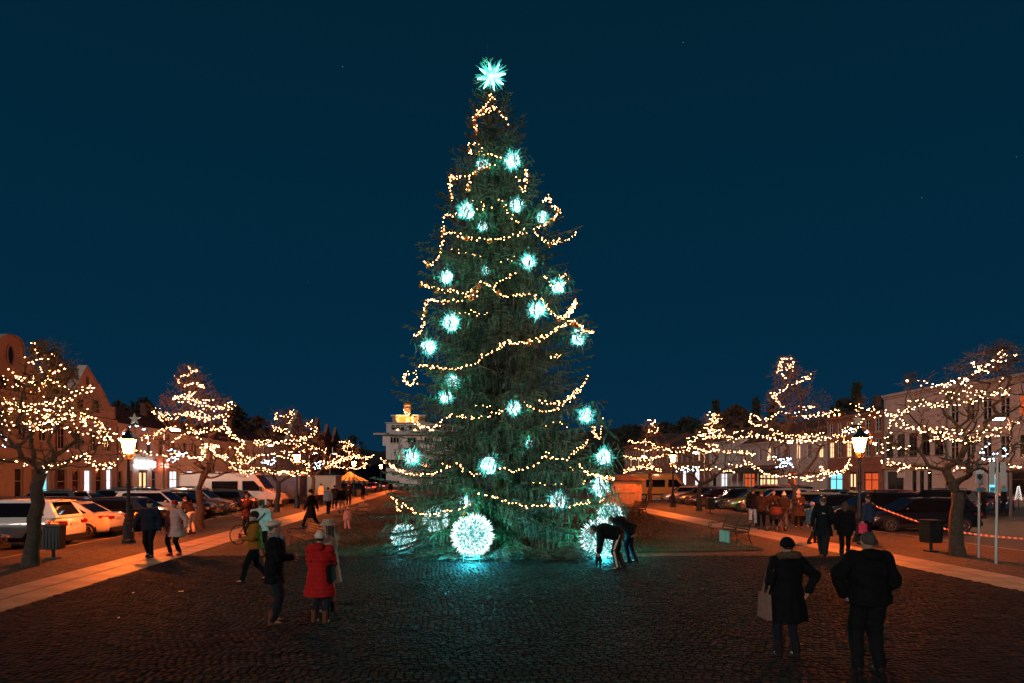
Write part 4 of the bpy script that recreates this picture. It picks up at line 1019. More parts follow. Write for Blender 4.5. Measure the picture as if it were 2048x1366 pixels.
bare_tree('bare tree behind the pink coat woman with tall lit conical crown', (400, 1058), (400, 980), [(732, 368, 395), (760, 345, 415), (800, 320, 455), (840, 310, 465), (880, 300, 480), (920, 290, 490), (950, 310, 480)], T2, .20, 330, 12, cool=(7,),
          leaf=[(378, 755, 28, 900), (395, 790, 40, 1100), (440, 815, 30, 800), (340, 800, 20, 400), (390, 840, 60, 900)], bulb_r=.034, bstep=.16)
T3 = [z2(l) for l in [[(300,730),(350,750),(400,775),(370,800),(310,800),(265,790),(270,815),(340,850),(400,845),(440,820)], [(420,655),(460,665),(510,650),(560,665),(620,650),(680,650),(740,640),(790,620),(830,580),(820,570),(790,570)],
 [(560,470),(555,510),(600,490),(640,490),(670,450),(655,520),(640,570),(600,590),(550,580),(540,555),(580,575),(640,610),(690,630),(750,640)], [(740,555),(780,550),(800,520),(780,530),(760,560)], [(450,830),(500,830),(560,860),(620,855),(680,860),(700,845)],
 [(410,770),(440,750),(480,740),(530,740),(560,750),(600,760),(640,770),(680,790),(740,790),(770,850)], [(470,790),(520,780),(560,770),(550,800),(500,810),(480,770)]]]
bare_tree('bare tree in front of the blue trailer with two lit tops', (553, 1024), (558, 965), [(822, 548, 590), (850, 540, 640), (880, 505, 640), (910, 460, 620), (940, 455, 610), (955, 480, 600)], T3, .19, 220, 13, cool=(6,), leaf=[(570, 835, 22, 700), (565, 860, 30, 600), (625, 850, 16, 500)], bulb_r=.042, bstep=.20)
T4 = [z2(l) for l in [[(600,720),(650,740),(690,690),(710,740),(650,760),(720,720),(770,710),(820,700),(880,730),(890,700)], [(800,800),(850,790),(840,830),(810,830),(830,810),(870,815)], [(860,790),(920,790),(960,750),(1000,760),(940,830),(1010,830),(1060,835),(1130,830),(1150,800)], [(700,860),(760,860),(770,800),(720,790)], [(690,690),(740,665),(800,690)]]]
bare_tree('bare tree next to the walkers at the striped stall', (624, 1008), (628, 955), [(860, 590, 640), (890, 570, 650), (920, 580, 655), (945, 590, 660)], T4, .2, 150, 14, cool=(1,), bulb_r=.05, bstep=.24)
T5 = [z2(l) for l in [[(970,665),(1010,670),(1060,690),(1010,690),(990,700),(1040,740),(1080,750),(1000,770),(950,790),(910,830)], [(1080,760),(1130,770),(1180,760),(1200,745)], [(880,830),(930,800),(980,790),(1040,770),(1100,745)], [(1120,820),(1150,800),(1140,830)]]]
bare_tree('small far bare tree with lights above the striped stall', (700, 990), (700, 950), [(882, 680, 705), (905, 665, 725), (930, 655, 740)], T5, .16, 110, 15, bulb_r=.06, bstep=.30)
T6 = [z4(l) for l in [[(530,245),(570,245),(600,260),(650,265),(700,260),(760,245),(820,240),(800,235),(840,215),(880,190),(930,155),(980,145),(990,90),(970,120),(1010,125),(1050,105),(1040,135),(1000,165),(960,150)], [(840,160),(860,190),(900,170),(940,160)],
 [(690,275),(760,250),(800,265),(850,290),(900,300)], [(370,410),(430,415),(480,415),(530,395),(570,370),(590,355),(650,360),(700,370),(750,358),(800,348),(860,345),(890,325),(940,320),(980,310),(1020,310),(1000,290),(1010,265),(990,285),(1020,300)],
 [(450,445),(440,480),(430,510),(420,540),(395,570),(400,600),(370,605)], [(450,450),(500,465),(560,480),(620,490),(690,495),(740,500),(800,495),(840,500),(890,490),(950,483),(1010,475),(1050,455),(1093,450)],
 [(640,540),(660,520),(700,525),(760,535),(830,540),(900,530),(980,510)], [(430,570),(490,575),(540,570)], [(410,625),(450,640),(500,660),(540,660)], [(560,670),(610,678),(660,680)], [(740,675),(800,668)], [(1020,655),(1060,665),(1093,665)],
 [(925,550),(890,575),(880,600),(910,590),(940,600),(970,605),(1010,570),(1020,605),(960,620),(930,625),(880,625),(960,640)]]]
bare_tree('bare tree by the sign posts at right with thick trunk and lit crown', (1915, 1112), (1915, 985), [(690, 1990, 2030), (730, 1900, 2050), (760, 1815, 2080), (800, 1800, 2090), (850, 1780, 2100), (900, 1790, 2100), (950, 1840, 2060)], T6, .21, 430, 16, cool=(12,),
          leaf=[(2000, 700, 26, 700), (2010, 735, 40, 800), (1820, 757, 14, 400), (1960, 780, 60, 900), (1900, 820, 60, 500)], bulb_r=.028, bstep=.155)
T7 = [z3(l) for l in [[(1000,105),(1040,100),(1060,140),(1020,130),(980,130),(970,180),(1010,150),(1060,170),(1055,120)], [(1020,215),(1000,180),(990,100)], [(1147,190),(1100,215),(1060,235),(1010,265),(960,300),(935,290),(975,345),(1015,370)],
 [(1147,365),(1090,385),(1050,400),(980,390),(950,400),(930,430),(880,435),(825,405),(820,460),(860,470),(910,465),(960,500),(1010,525),(1080,520),(1147,530)], [(700,540),(760,535),(820,520),(880,530),(950,540),(1010,550),(1080,550),(1147,550)],
 [(1060,410),(1147,420)], [(920,640),(960,660)], [(710,680),(760,690),(800,680),(780,660),(850,700),(910,730),(970,740),(1040,740),(1100,750),(1147,745)], [(950,640),(1000,650),(1050,680),(1000,690),(960,690),(1050,650),(1010,640)]]]
T7 += [z4(l) for l in [[(0,250),(30,235),(50,225)], [(0,380),(40,375),(60,370),(90,400),(140,405),(180,385),(200,410),(150,415),(60,420),(0,415)], [(0,545),(60,540),(130,530),(190,520),(240,500),(290,475),(300,440),(290,410),(295,355)], [(300,380),(360,385)], [(0,520),(50,510),(110,500)],
 [(20,715),(80,710),(150,700),(210,680),(240,650),(250,630),(200,690),(130,690),(95,660)], [(180,540),(240,545),(290,520),(340,540),(370,560)]]]
bare_tree('bare tree behind the group with the pram, tallest of the right row', (1592, 1048), (1590, 975), [(715, 1555, 1590), (760, 1545, 1625), (800, 1535, 1620), (830, 1500, 1680), (860, 1490, 1745), (900, 1480, 1750), (935, 1500, 1720), (955, 1540, 1680)], T7, .2, 380, 17, cool=(8,),
          leaf=[(1573, 745, 28, 900), (1575, 790, 45, 1200), (1640, 800, 25, 500), (1570, 840, 60, 1000), (1722, 800, 14, 300)], bulb_r=.036, bstep=.18)
T8 = [z3(l) for l in [[(590,405),(635,400),(600,430),(640,440),(580,460),(570,475),(600,490),(660,490),(600,510),(540,520),(590,525),(680,520),(710,530)], [(540,520),(500,560),(480,550),(490,590),(450,610),(390,615)], [(510,580),(570,600),(640,610),(640,570),(600,580)],
 [(690,615),(740,610),(790,620),(850,625),(760,600)], [(380,680),(430,700),(500,690),(560,710),(620,700),(680,715),(740,715)], [(450,700),(540,690),(530,710),(420,710)], [(580,570),(620,595),(670,610),(720,605)]]]
bare_tree('bare tree over the row of parked cars on the right, middle of the row', (1398, 1022), (1400, 968), [(828, 1405, 1435), (860, 1400, 1445), (890, 1360, 1480), (920, 1350, 1500), (950, 1350, 1480)], T8, .2, 240, 18, cool=(5,), leaf=[(1420, 850, 20, 500), (1445, 880, 40, 900), (1410, 925, 50, 500)], bulb_r=.044, bstep=.21)
T9 = [z3(l) for l in [[(265,440),(305,440),(280,460),(320,495),(300,505),(270,490),(260,530),(250,550),(190,565),(150,540)], [(250,550),(300,575),(350,590),(385,600)], [(200,590),(240,600),(280,605)], [(125,630),(180,640),(240,650),(330,635),(370,620)], [(135,720),(150,700),(220,690),(280,700),(340,705)], [(150,700),(200,710),(250,680),(300,690)]]]
bare_tree('bare tree beside the orange kiosk, farthest of the right row', (1300, 1006), (1302, 962), [(842, 1290, 1315), (870, 1280, 1325), (895, 1250, 1345), (920, 1245, 1345), (945, 1250, 1340)], T9, .2, 180, 19, cool=(), leaf=[(1306, 860, 16, 400)], bulb_r=.05, bstep=.25)

# unlit trees behind the roofs
M_dark = mat('evergreen_dark', (.030, .030, .015), .9, var=.5, scale=.7)
M_rust = mat('rusty_foliage', (.10, .042, .02), .9, var=.5, scale=.5)
def far_tree(label, px, top, w, d, m, n=1500, cone=False):
    c = P(px, HY, d); H_ = P(px, top, d).z; W_ = w / F * d
    r = thing('evergreen_tree' if cone else 'leafy_tree', label, 'tree', (c.x, d, 0))
    t = MB(); t.tube([(0, 0, 0), (0, 0, H_ * .95)], [H_ * .02, .03], 6); t.build('trunk', M_bark2, r)
    q = np.zeros((n, 3)); z_ = NP.uniform(.15 if cone else .3, 1, n); a = NP.uniform(0, 2 * pi, n)
    R_ = (W_ / 2) * ((1 - z_) ** .85 * (1 + .22 * np.sin(z_ * 40)) + .03 if cone else np.sqrt(np.maximum(0, 1 - ((z_ - .62) / .38) ** 2)) * (1 + .25 * np.sin(a * 3 + z_ * 9)))
    rr = R_ * NP.random(n) ** .4
    q[:, 0] = rr * np.cos(a); q[:, 1] = rr * np.sin(a); q[:, 2] = z_ * H_
    s = H_ * .022; v = np.stack([q + NP.normal(0, s, (n, 3)), q + NP.normal(0, s, (n, 3)), q + NP.normal(0, s, (n, 3))], 1).reshape(-1, 3)
    stuff(np_mesh('crown', v, np.arange(len(v)).reshape(-1, 3), [m], r))
for a in [('dark bushy tree behind the shop house roof at left', 246, 812, 40, 80, M_dark, 1600, False), ('pointed dark tree right of the triangular gable', 235, 805, 14, 82, M_dark, 700, True), ('broad dark tree behind the tall conical lit tree', 290, 800, 60, 88, M_dark, 1800, False),
          ('dark tree cluster above the roofs left of the pale grey town house', 470, 815, 60, 120, M_dark, 1800, False), ('low reddish tree behind the pale grey town house', 515, 835, 60, 135, M_rust, 1400, False),
          ('dark tree between the baroque gable and the triangular gable', 118, 752, 60, 62, M_dark, 2200, False),
          ('rusty round tree on the right hill', 1470, 815, 90, 160, M_rust, 2600, False), ('tall dark conifer left of the rusty tree on the hill', 1432, 802, 46, 190, M_dark, 1000, True), ('dark conifer right of the rusty tree on the hill', 1512, 800, 44, 185, M_dark, 1000, True),
          ('dark conifer behind the tallest right tree', 1545, 808, 40, 170, M_dark, 1000, True), ('broad dark tree left of the blank walled house', 1690, 800, 70, 110, M_dark, 1800, False), ('slim dark conifer above the brick shop house', 1713, 770, 30, 105, M_dark, 1200, True),
          ('dark bushy tree behind the blank walled house', 1758, 800, 50, 100, M_dark, 1400, False), ('dark tree on the ridge above the little gables', 1375, 835, 80, 230, M_dark, 1600, False), ('low dark tree on the ridge right of the spruce', 1262, 850, 90, 240, M_dark, 1600, False),
          ('dark tree on the ridge between spruce and first right tree', 1330, 845, 60, 235, M_dark, 1200, False), ('dark tree behind the far row house on the left', 705, 872, 50, 250, M_dark, 1000, False)]:
    far_tree(*a)
# ---------------------------------------------------------------- street lamps
M_iron = mat('cast_iron', (.018, .024, .025), .45, metal=.4, var=.3, scale=8)
M_lampglass = emat('lamp_glass', (1.0, .15, .012), 1200)
def lantern_post(label, pos, s=1.0, arch=False, emit=M_lampglass):
    r = thing('street_lamp', label, 'street lamp', pos, RNG.uniform(0, 1), 'lantern street lamps')
    m = MB(); m.lathe([(.24, 0), (.24, .12), (.20, .16), (.19, .75), (.15, .82), (.16, .9), (.11, 1.0), (.085, 1.15)], 10); m.build('base', M_iron, r, smooth=False)
    m = MB(); m.lathe([(.075, 1.1), (.06, 2.2), (.085, 2.25), (.06, 2.32), (.045, 3.15), (.09, 3.2), (.05, 3.28), (.05, 3.4)], 10); m.build('pole', M_iron, r)
    m = MB()
    for a in range(4):
        t = a * pi / 2; m.tube([(0.05 * cos(t), .05 * sin(t), 3.2), (.18 * cos(t), .18 * sin(t), 3.28), (.15 * cos(t), .15 * sin(t), 3.43)], .013, 5)
    m.build('bracket', M_iron, r)
    lt = MB(); n = 6
    for i in range(n):
        a = 2 * pi * i / n; lt.bar((.155 * cos(a), .155 * sin(a), 3.42), (.27 * cos(a), .27 * sin(a), 3.98), .022, .022)
        b = 2 * pi * (i + 1) / n
        lt.bar((.155 * cos(a), .155 * sin(a), 3.42), (.155 * cos(b), .155 * sin(b), 3.42), .03, .03); lt.bar((.27 * cos(a), .27 * sin(a), 3.98), (.27 * cos(b), .27 * sin(b), 3.98), .035, .035)
    lt = lt.build('lantern', M_iron, r)
    for i in range(n):
        a = 2 * pi * i / n; b = 2 * pi * (i + 1) / n; m = MB()
        m.add([(.148 * cos(a), .148 * sin(a), 3.44), (.148 * cos(b), .148 * sin(b), 3.44), (.26 * cos(b), .26 * sin(b), 3.965), (.26 * cos(a), .26 * sin(a), 3.965)], [(0, 1, 2, 3)])
        m.build('pane', emit, lt)
    m = MB(); m.lathe([(.31, 3.99), (.29, 4.04), (.13, 4.2), (.10, 4.28), (.05, 4.31), (.03, 4.42), (.01, 4.46)], n); m.build('roof', M_iron, lt)
    r.scale = (s,) * 3
    return r
lampinfo = [(257, 1086, 1.0, 'green iron lantern street lamp beside the white cars at left, glowing orange'), (1719, 1084, 1.02, 'iron lantern street lamp among the walkers at right, glowing orange'),
            (594, 1016, 1.0, 'lantern street lamp in front of the blue trailer'), (1346, 1014, 1.0, 'lantern street lamp beside the yellow van and parked cars'),
            (708, 993, 1.0, 'small distant lantern street lamp over the striped stall'), (762, 982, 1.0, 'farthest lantern street lamp at the left edge of the spruce')]
for px, py, s, lab in lampinfo:
    lantern_post(lab, G(px, py, .1), s * (.94 if py > 1050 else 1.0))
# arches with little cool bulbs and a star over the two near lamps
for px, py, lab in ((262, 1085, 'dark wreath arch with cool bulbs above the left lantern'), (1722, 1083, 'dark wreath arch with cool bulbs above the right lantern')):
    c = G(px, py, .1); r = thing('light_arch', lab, 'lamp decoration', c)
    m = MB(); R = .52; pts = [Vector((R * cos(t), .25, 3.78 + R * 1.0 * sin(t))) for t in [pi * (-.1 + 1.2 * i / 12) for i in range(13)]]
    m.tube(pts, .03, 6); m.tube([(0, 0.02, 3.0), (0, .25, 3.2), (0, .25, 4.25)], .015, 5); m.build('arch', M_iron, r)
    strand(r, 'arch_bulbs', pts, .30, .04, M_bulb_cool, jit=.05, wire=False, star=True)
    m = MB(); n = 5
    o_ = [(cos(pi / 2 + i * pi / n) * (.22 if i % 2 == 0 else .09), sin(pi / 2 + i * pi / n) * (.22 if i % 2 == 0 else .09) + 4.50) for i in range(2 * n)]
    m.prism(o_, .2, .28); m.build('star', mat('star_plate', (.45, .36, .28), .5), r)
# tall street lights with flat heads
M_head = emat('flat_lamp_glow', (1.0, .42, .20), 800)
def tall_light(label, px, py, d, w=.6, m_=M_head):
    h = P(px, py, d); r = thing('tall_street_light', label, 'street light', (h.x, d, 0), 0, 'tall street lights')
    sgn = 1 if px < CX else -1
    m = MB(); m.tube([(-sgn * 1.0, .4, 0), (-sgn * 1.0, .4, h.z - .3), (-sgn * .8, .35, h.z + .08), (-sgn * .2, 0, h.z + .14)], [.09, .06, .05, .04], 7); m.build('pole', M_gut, r)
    m = MB(); m.box((0, 0, h.z + .11), (w, .28, .1)); m.build('lamp_head', M_gut, r)
    m = MB(); m.box((0, 0, h.z), (w * .92, .22, .1)); m.build('diffuser', m_, r)
for a in [('tall flat-headed street light behind the second left tree', 350, 860, 46), ('tall street light over the pale grey town house', 541, 891, 80), ('tall street light left of the brick gables', 630, 907, 92), ('tall street light under the pointed gables', 670, 908, 110),
          ('large flat-headed street light at right edge before the apartment house', 1996, 838, 36), ('tall street light beside the tallest right tree', 1578, 885, 58), ('tall street light between two right trees', 1392, 906, 68), ('tall street light above the kiosk', 1288, 914, 75)]:
    tall_light(*a, w=.62 if a[3] < 50 else .5)
# ---------------------------------------------------------------- cars
def paint(name, c, r=.28): return mat('paint_' + name, c, r, metal=.15, coat=1.0, var=.04, scale=3)
PW = mat('paint_white', (.80, .77, .72), .3, coat=1.0, var=.03, scale=3); PB = paint('black', (.008, .008, .009)); PG = paint('graphite', (.04, .042, .045)); PS = paint('silver', (.36, .36, .35)); PR = paint('red', (.20, .02, .012)); PU = paint('blue', (.015, .05, .10)); PY = paint('olive', (.16, .17, .03)); PC = paint('champagne', (.36, .30, .22))
M_cglass = mat('car_glass', (.006, .006, .007), .05, spec=.35)
M_tyre = mat('tyre_rubber', (.012, .012, .012), .85); M_rim = mat('alloy_rim', (.4, .4, .42), .3, metal=.9); M_black = mat('black_plastic', (.012, .012, .013), .5)
M_tail = mat('tail_light_glass', (.35, .008, .008), .1, coat=1.0); M_hl = mat('headlight_glass', (.35, .35, .36), .08, metal=.5, coat=1.0); M_plate = mat('number_plate', (.6, .6, .58), .5)
CT = {  # length, width, belt, roof z, hood z, trunk z, greenhouse x: rear base, rear top, front top, front base
 'suv': (4.5, 1.84, 1.05, 1.66, 1.02, 1.05, -2.12, -1.75, .35, 1.15), 'sedan': (4.65, 1.82, .95, 1.44, .88, 1.02, -1.75, -.95, .45, 1.25),
 'hatch': (4.1, 1.76, .98, 1.50, .92, .98, -1.98, -1.55, .4, 1.15), 'estate': (4.75, 1.82, .96, 1.49, .90, .98, -2.28, -1.85, .35, 1.2)}
_car = {}
def car_meshes(t):
    if t in _car: return _car[t]
    L, W, zb, zr, zh, zt, g0, g1, g2, g3 = CT[t]; h = L / 2; w = W / 2; D = {}
    st = [(-h, .42, .72, .84), (-h + .06, .30, zt - .12, .94), (-h + .25, .24, zt - .02, .985), (g0 + .1, .22, zb, 1), (g1, .22, zb, 1), (0, .22, zb - .01, 1), (g2, .22, zb - .02, 1), (g3, .22, zh + .02, .99), (h - .75, .22, zh - .04, .975), (h - .3, .24, zh - .14, .94), (h - .06, .30, zh - .30, .86), (h, .40, .60, .76)]
    m = MB(); ring = []
    for x, z0_, z1_, k in st:
        ww = w * k; zm = z0_ + (z1_ - z0_) * .45
        half = [(0, z0_), (ww * .86, z0_), (ww * .97, z0_ + .08), (ww, zm), (ww * .975, z0_ + (z1_ - z0_) * .8), (ww * .92, z1_ - .015), (ww * .8, z1_ + .012), (0, z1_ + .03)]
        ring.append([(x, y, z) for y, z in half] + [(x, -y, z) for y, z in half[-2:0:-1]])
    n = len(ring[0]); vs = [p for r_ in ring for p in r_]; fs = [(i * n + j, (i + 1) * n + j, (i + 1) * n + (j + 1) % n, i * n + (j + 1) % n) for i in range(len(ring) - 1) for j in range(n)]
    fs += [tuple(range(n)), tuple((len(ring) - 1) * n + j for j in reversed(range(n)))]
    m.add(vs, fs)
    D['body'] = (m, 0, True)
    # roof and pillars
    wt = w * .72; wb_ = w * .93
    def gp(x, s, top): return Vector((x, s * (wt if top else wb_), zr if top else zb))
    def sd(x, z, s, off=.006):                        # a point on the side of the cabin
        k = (z - zb) / (zr - zb); return Vector((x, s * (wb_ + (wt - wb_) * k + off), z))
    m = MB(); xs = [g1 - .03, g1 + .25, (g1 + g2) / 2, g2 - .25, g2 + .05]; zs = [zr - .02, zr + .015, zr + .035, zr + .01, zr - .03]
    for i in range(4):
        for s in (-1, 1):
            m.add([(xs[i], 0, zs[i] + .02), (xs[i + 1], 0, zs[i + 1] + .02), (xs[i + 1], s * wt * .8, zs[i + 1] + .005), (xs[i], s * wt * .8, zs[i] + .005), (xs[i + 1], s * (wt + .02), zs[i + 1] - .05), (xs[i], s * (wt + .02), zs[i] - .05)], [(0, 1, 2, 3) if s > 0 else (3, 2, 1, 0), (3, 2, 4, 5) if s > 0 else (5, 4, 2, 3)])
    m.add([gp(g0 + .0, 1, 0), gp(g0, -1, 0), gp(g3, -1, 0), gp(g3, 1, 0), gp(g1, 1, 1), gp(g1, -1, 1), gp(g2, -1, 1), gp(g2, 1, 1)], [(0, 3, 7, 4), (1, 5, 6, 2), (0, 4, 5, 1), (2, 6, 7, 3), (4, 7, 6, 5)])
    if t in ('suv', 'hatch'): m.box((g1 - .10, 0, zr - .035), (.34, wt * 1.7, .035))
    D['cabin'] = (m, 0, False)
    m = MB(); dq = .42 if t in ('suv', 'estate', 'hatch') else .30; z0_ = zb + .03; z1_ = zr - .09
    tp_ = lambda xa, xb, z: xa + (xb - xa) * (z - zb) / (zr - zb)
    for s in (-1, 1):
        poly = [sd(g0 + dq + .10, z0_, s), sd(g0 + dq, z0_ + .06, s), sd(tp_(g0, g1, z1_) + dq * .62, z1_ - .05, s), sd(tp_(g0, g1, z1_) + dq * .85, z1_, s), sd(tp_(g3, g2, z1_) - .06, z1_, s), sd(tp_(g3, g2, z0_) - .12, z0_, s)]
        m.add(poly, [tuple(range(6)) if s < 0 else tuple(reversed(range(6)))])
    def slope(xa, xb, za, zb2, wf, off):
        ps = []
        for z, f in ((za, 1), (zb2, 1)):
            k = (z - zb) / (zr - zb); x = xa + (xb - xa) * k + off; yw = (wb_ + (wt - wb_) * k) * wf
            ps += [Vector((x, -yw, z)), Vector((x, yw, z))]
        m.add([ps[0], ps[1], ps[3], ps[2]], [(0, 1, 2, 3) if off > 0 else (3, 2, 1, 0)])
    slope(g0, g1, zb + .08, zr - .08, .80, -.012); slope(g3, g2, zb + .02, zr - .06, .90, .012)
    D['windows'] = (m, 1, False)
    for nm, x in (('rear', -h), ('front', h)):
        s = -1 if nm == 'rear' else 1; m = MB()
        m.box((x - s * .04, 0, .36), (.22, W * .82, .14), 0); 
        if nm == 'front': m.box((x - s * .025, 0, .55), (.10, W * .46, .16)); m.box((x - s * .05, 0, .42), (.10, W * .6, .06))
        else: m.box((x - s * .01, 0, .28), (.14, W * .66, .1))
        D['bumper_trim_' + nm] = (m, 2, False)
        m = MB(); m.box((x + s * .015, 0, .80 if (nm == 'rear' and t != 'sedan') else (.5 if nm == 'front' else .78)), (.02, .50, .11)); D['number_plate_' + nm] = (m, 3, False)
        for q in (-1, 1):
            m = MB(); zc = (zt - .19) if nm == 'rear' else zh - .30; y = q * w * .70
            if nm == 'rear': 
                m.add([(x - .015, y - q * .20, zc + .05), (x - .015, y - q * .20, zc - .05), (x + .04, y + q * .16, zc - .08), (x + .04, y + q * .16, zc + .08), (x + .40, y + q * (w * .305), zc + .09), (x + .34, y + q * (w * .30), zc - .01)], [(0, 1, 2, 3) if q < 0 else (3, 2, 1, 0), (3, 2, 5, 4) if q < 0 else (4, 5, 2, 3)])
                m.box((x + .02, y, zc), (.08, .34, .12))
            else: m.ell((x - .07, y, zc), (.16, .20, .075), 10, 6); m.box((x - .22, q * w * .855, zc + .02), (.34, .10, .09), 0, Matrix.Rotation(-q * .22, 3, 'Z'))
            D[('tail_light' if nm == 'rear' else 'headlight') + ('a' if q < 0 else 'b')] = (m, 4 if nm == 'rear' else 5, False)
    for q in (-1, 1):
        m = MB(); m.ell((g3 - .35, q * (w + .07), zb + .06), (.07, .11, .075), 8, 6); D['mirror' + ('a' if q < 0 else 'b')] = (m, 0, True)
    m = MB()
    for q in (-1, 1): m.bar((-h + .5, q * (w + .0), .30), (h - .5, q * (w + .0), .30), .05, .14)
    if t == 'suv':
        for q in (-1, 1): m.tube([(g1 + .2, q * wt * .95, zr + .03), (g1 + .3, q * wt * .95, zr + .09), (g2 - .3, q * wt * .95, zr + .09), (g2 - .2, q * wt * .95, zr + .0)], .018, 5)
    D['side_trim'] = (m, 2, False)
    out = {}
    for k, (m, mi, sm) in D.items():
        me = m.mesh(k.rstrip('ab') if k.endswith(('ta', 'tb', 'ra', 'rb')) else k)
        me.materials.append([PW, M_cglass, M_black, M_plate, M_tail, M_hl][mi])
        if sm: me.shade_smooth()
        out[k] = (me, mi)
    R = .34 if t == 'suv' else .31
    a = MB(); a.tube([(0, -.11, 0), (0, .11, 0)], R, 18); a.tube([(0, -.113, 0), (0, .113, 0)], R * .98, 18)
    tm = a.mesh('tyre'); tm.materials.append(M_tyre)
    a = MB(); a.tube([(0, -.118, 0), (0, .118, 0)], R * .14, 10)
    for i in range(7):
        g_ = 2 * pi * i / 7
        for s in (-1, 1): a.bar((R * .1 * cos(g_), s * .114, R * .1 * sin(g_)), (R * .66 * cos(g_), s * .116, R * .66 * sin(g_)), .045, .012) 
    for s in (-1, 1): a.tube([(R * .66 * cos(t_), s * .116, R * .66 * sin(t_)) for t_ in [2 * pi * i / 18 for i in range(19)]], .018, 4)
    rm = a.mesh('rim'); rm.materials.append(M_rim)
    a = MB(); a.tube([(0, -.02, 0), (0, .02, 0)], R * 1.14, 18); am = a.mesh('wheel_arch'); am.materials.append(M_black)
    _car[t] = (out, tm, rm, am, R); return _car[t]
def car(t, label, pos, ang, pm, plate=True, group='cars parked round the square', tailglow=False, name='parked_car'):
    parts, tm, rm, am, R = car_meshes(t); L, W = CT[t][:2]
    r = thing(name, label, 'car', (pos[0], pos[1], 0), ang, group)
    def put(n, me, par=r, loc=(0, 0, 0)):
        o = link(n, me, par, loc); return o
    for k, (me, mi) in parts.items():
        n = {'bumper_trim_rear': 'bumper', 'bumper_trim_front': 'bumper', 'number_plate_rear': 'number_plate', 'number_plate_front': 'number_plate', 'tail_lighta': 'tail_light', 'tail_lightb': 'tail_light', 'headlighta': 'headlight', 'headlightb': 'headlight', 'mirrora': 'mirror', 'mirrorb': 'mirror'}.get(k, k)
        o = put(n, me)
        if mi == 0: o.material_slots[0].link = 'OBJECT'; o.material_slots[0].material = pm
        if mi == 4 and tailglow: o.material_slots[0].link = 'OBJECT'; o.material_slots[0].material = emat('tail_light_lit', (1, .05, .02), 6)
    for x in (-L / 2 + .82, L / 2 - .86):
        for s in (-1, 1):
            a = put('wheel_arch', am, r, (x, s * (W / 2 - .035), R + .03)); w = link('wheel', tm, r, (x, s * (W / 2 - .09), R)); link('rim', rm, w)
    return r
def carpx(px, d, dx=0.0): return ((px - CX) / F * d + dx, d)
# left, first row: noses or tails towards the slab path (local +x is the nose)
LX = lambda d: LK(d).x
rows = [('hatch', 'black hatchback at the far left edge with glinting headlight', 19.6, 2.75, 0, PB), ('suv', 'white parked SUV seen from behind next to the left litter bin', 23.4, 2.65, pi, PW), ('sedan', 'white saloon with red tail light behind the left lantern post', 26.9, 2.9, pi, PW),
        ('estate', 'dark estate car behind the walking couple', 30.2, 3.0, pi, PB), ('sedan', 'graphite saloon between the couple and the white car', 33.2, 3.0, 0, PG), ('suv', 'white SUV facing the path right of the second left tree', 36.4, 3.0, 0, PW),
        ('hatch', 'black hatchback behind the leaning bicycle', 39.2, 2.8, 0, PB), ('suv', 'silver SUV in front of the white van', 42.3, 3.1, 0, PS), ('hatch', 'dark hatchback with glowing red tail light before the van', 45.6, 2.7, pi, PG)]
for t, lab, d, off, a, pm in rows:
    car(t, lab, (LX(d) - off, d), a + .10 + RNG.uniform(-.03, .03), pm, tailglow='glowing' in lab)
for t, lab, px, d, a, pm in [('suv', 'dark SUV in the second row behind the white SUV', 92, 36, pi + .1, PB), ('hatch', 'black hatchback with shiny bonnet in the second row', 20, 31, .3, PR), ('estate', 'dark car in the second row in front of the ground floor windows', 175, 38, .2, PB),
                             ('suv', 'dark roofed car in the second row left of the lantern post', 225, 41, pi, PG), ('suv', 'black car under the glowing shop sign', 290, 45, .1, PB), ('estate', 'black estate in the second row before the bright shop windows', 335, 49, 0, PB),
                             ('estate', 'dark long car roof behind the white saloon', 150, 31.2, .25, PB), ('suv', 'pale car roof behind the second left tree', 400, 46, .1, PS), ('hatch', 'black low car right of the second left tree', 470, 50, .1, PB),
                             ('hatch', 'small white car beside the blue trailer', 628, 66, .3, PW), ('sedan', 'distant dark car with red lights behind the stall', 745, 95, pi / 2, PR), ('suv', 'distant dark car right of the stall', 772, 110, pi / 2, PB), ('hatch', 'far pale car near the farthest lantern', 790, 120, pi / 2, PS)]:
    car(t, lab, carpx(px, d), a, pm, tailglow='red lights' in lab)
RX = lambda d: RK(d).x
rl = [('hatch', 'pale hatchback, leftmost of the right-hand row of cars', 61, PC), ('hatch', 'graphite hatchback second in the right-hand row of cars', 57, PG), ('sedan', 'black saloon right of the far right lantern', 53, PB), ('hatch', 'black hatchback left of the middle right tree', 49.5, PB), ('hatch', 'olive hatchback behind the middle right tree', 46.3, PY),
      ('suv', 'silver car with flashing reflections right of the middle tree', 43, PS), ('estate', 'dark champagne estate facing the path', 39.8, PC), ('sedan', 'black saloon with glittering windscreen beside the group with the pram', 36.6, PB), ('suv', 'black SUV hidden behind the group with the pram', 33.2, PB), ('estate', 'black estate between the group and the tall walker', 30.0, PB)]
for t, lab, d, pm in rl: car(t, lab, (RX(d) + 2.8, d), pi - .12 + RNG.uniform(-.03, .03), pm)
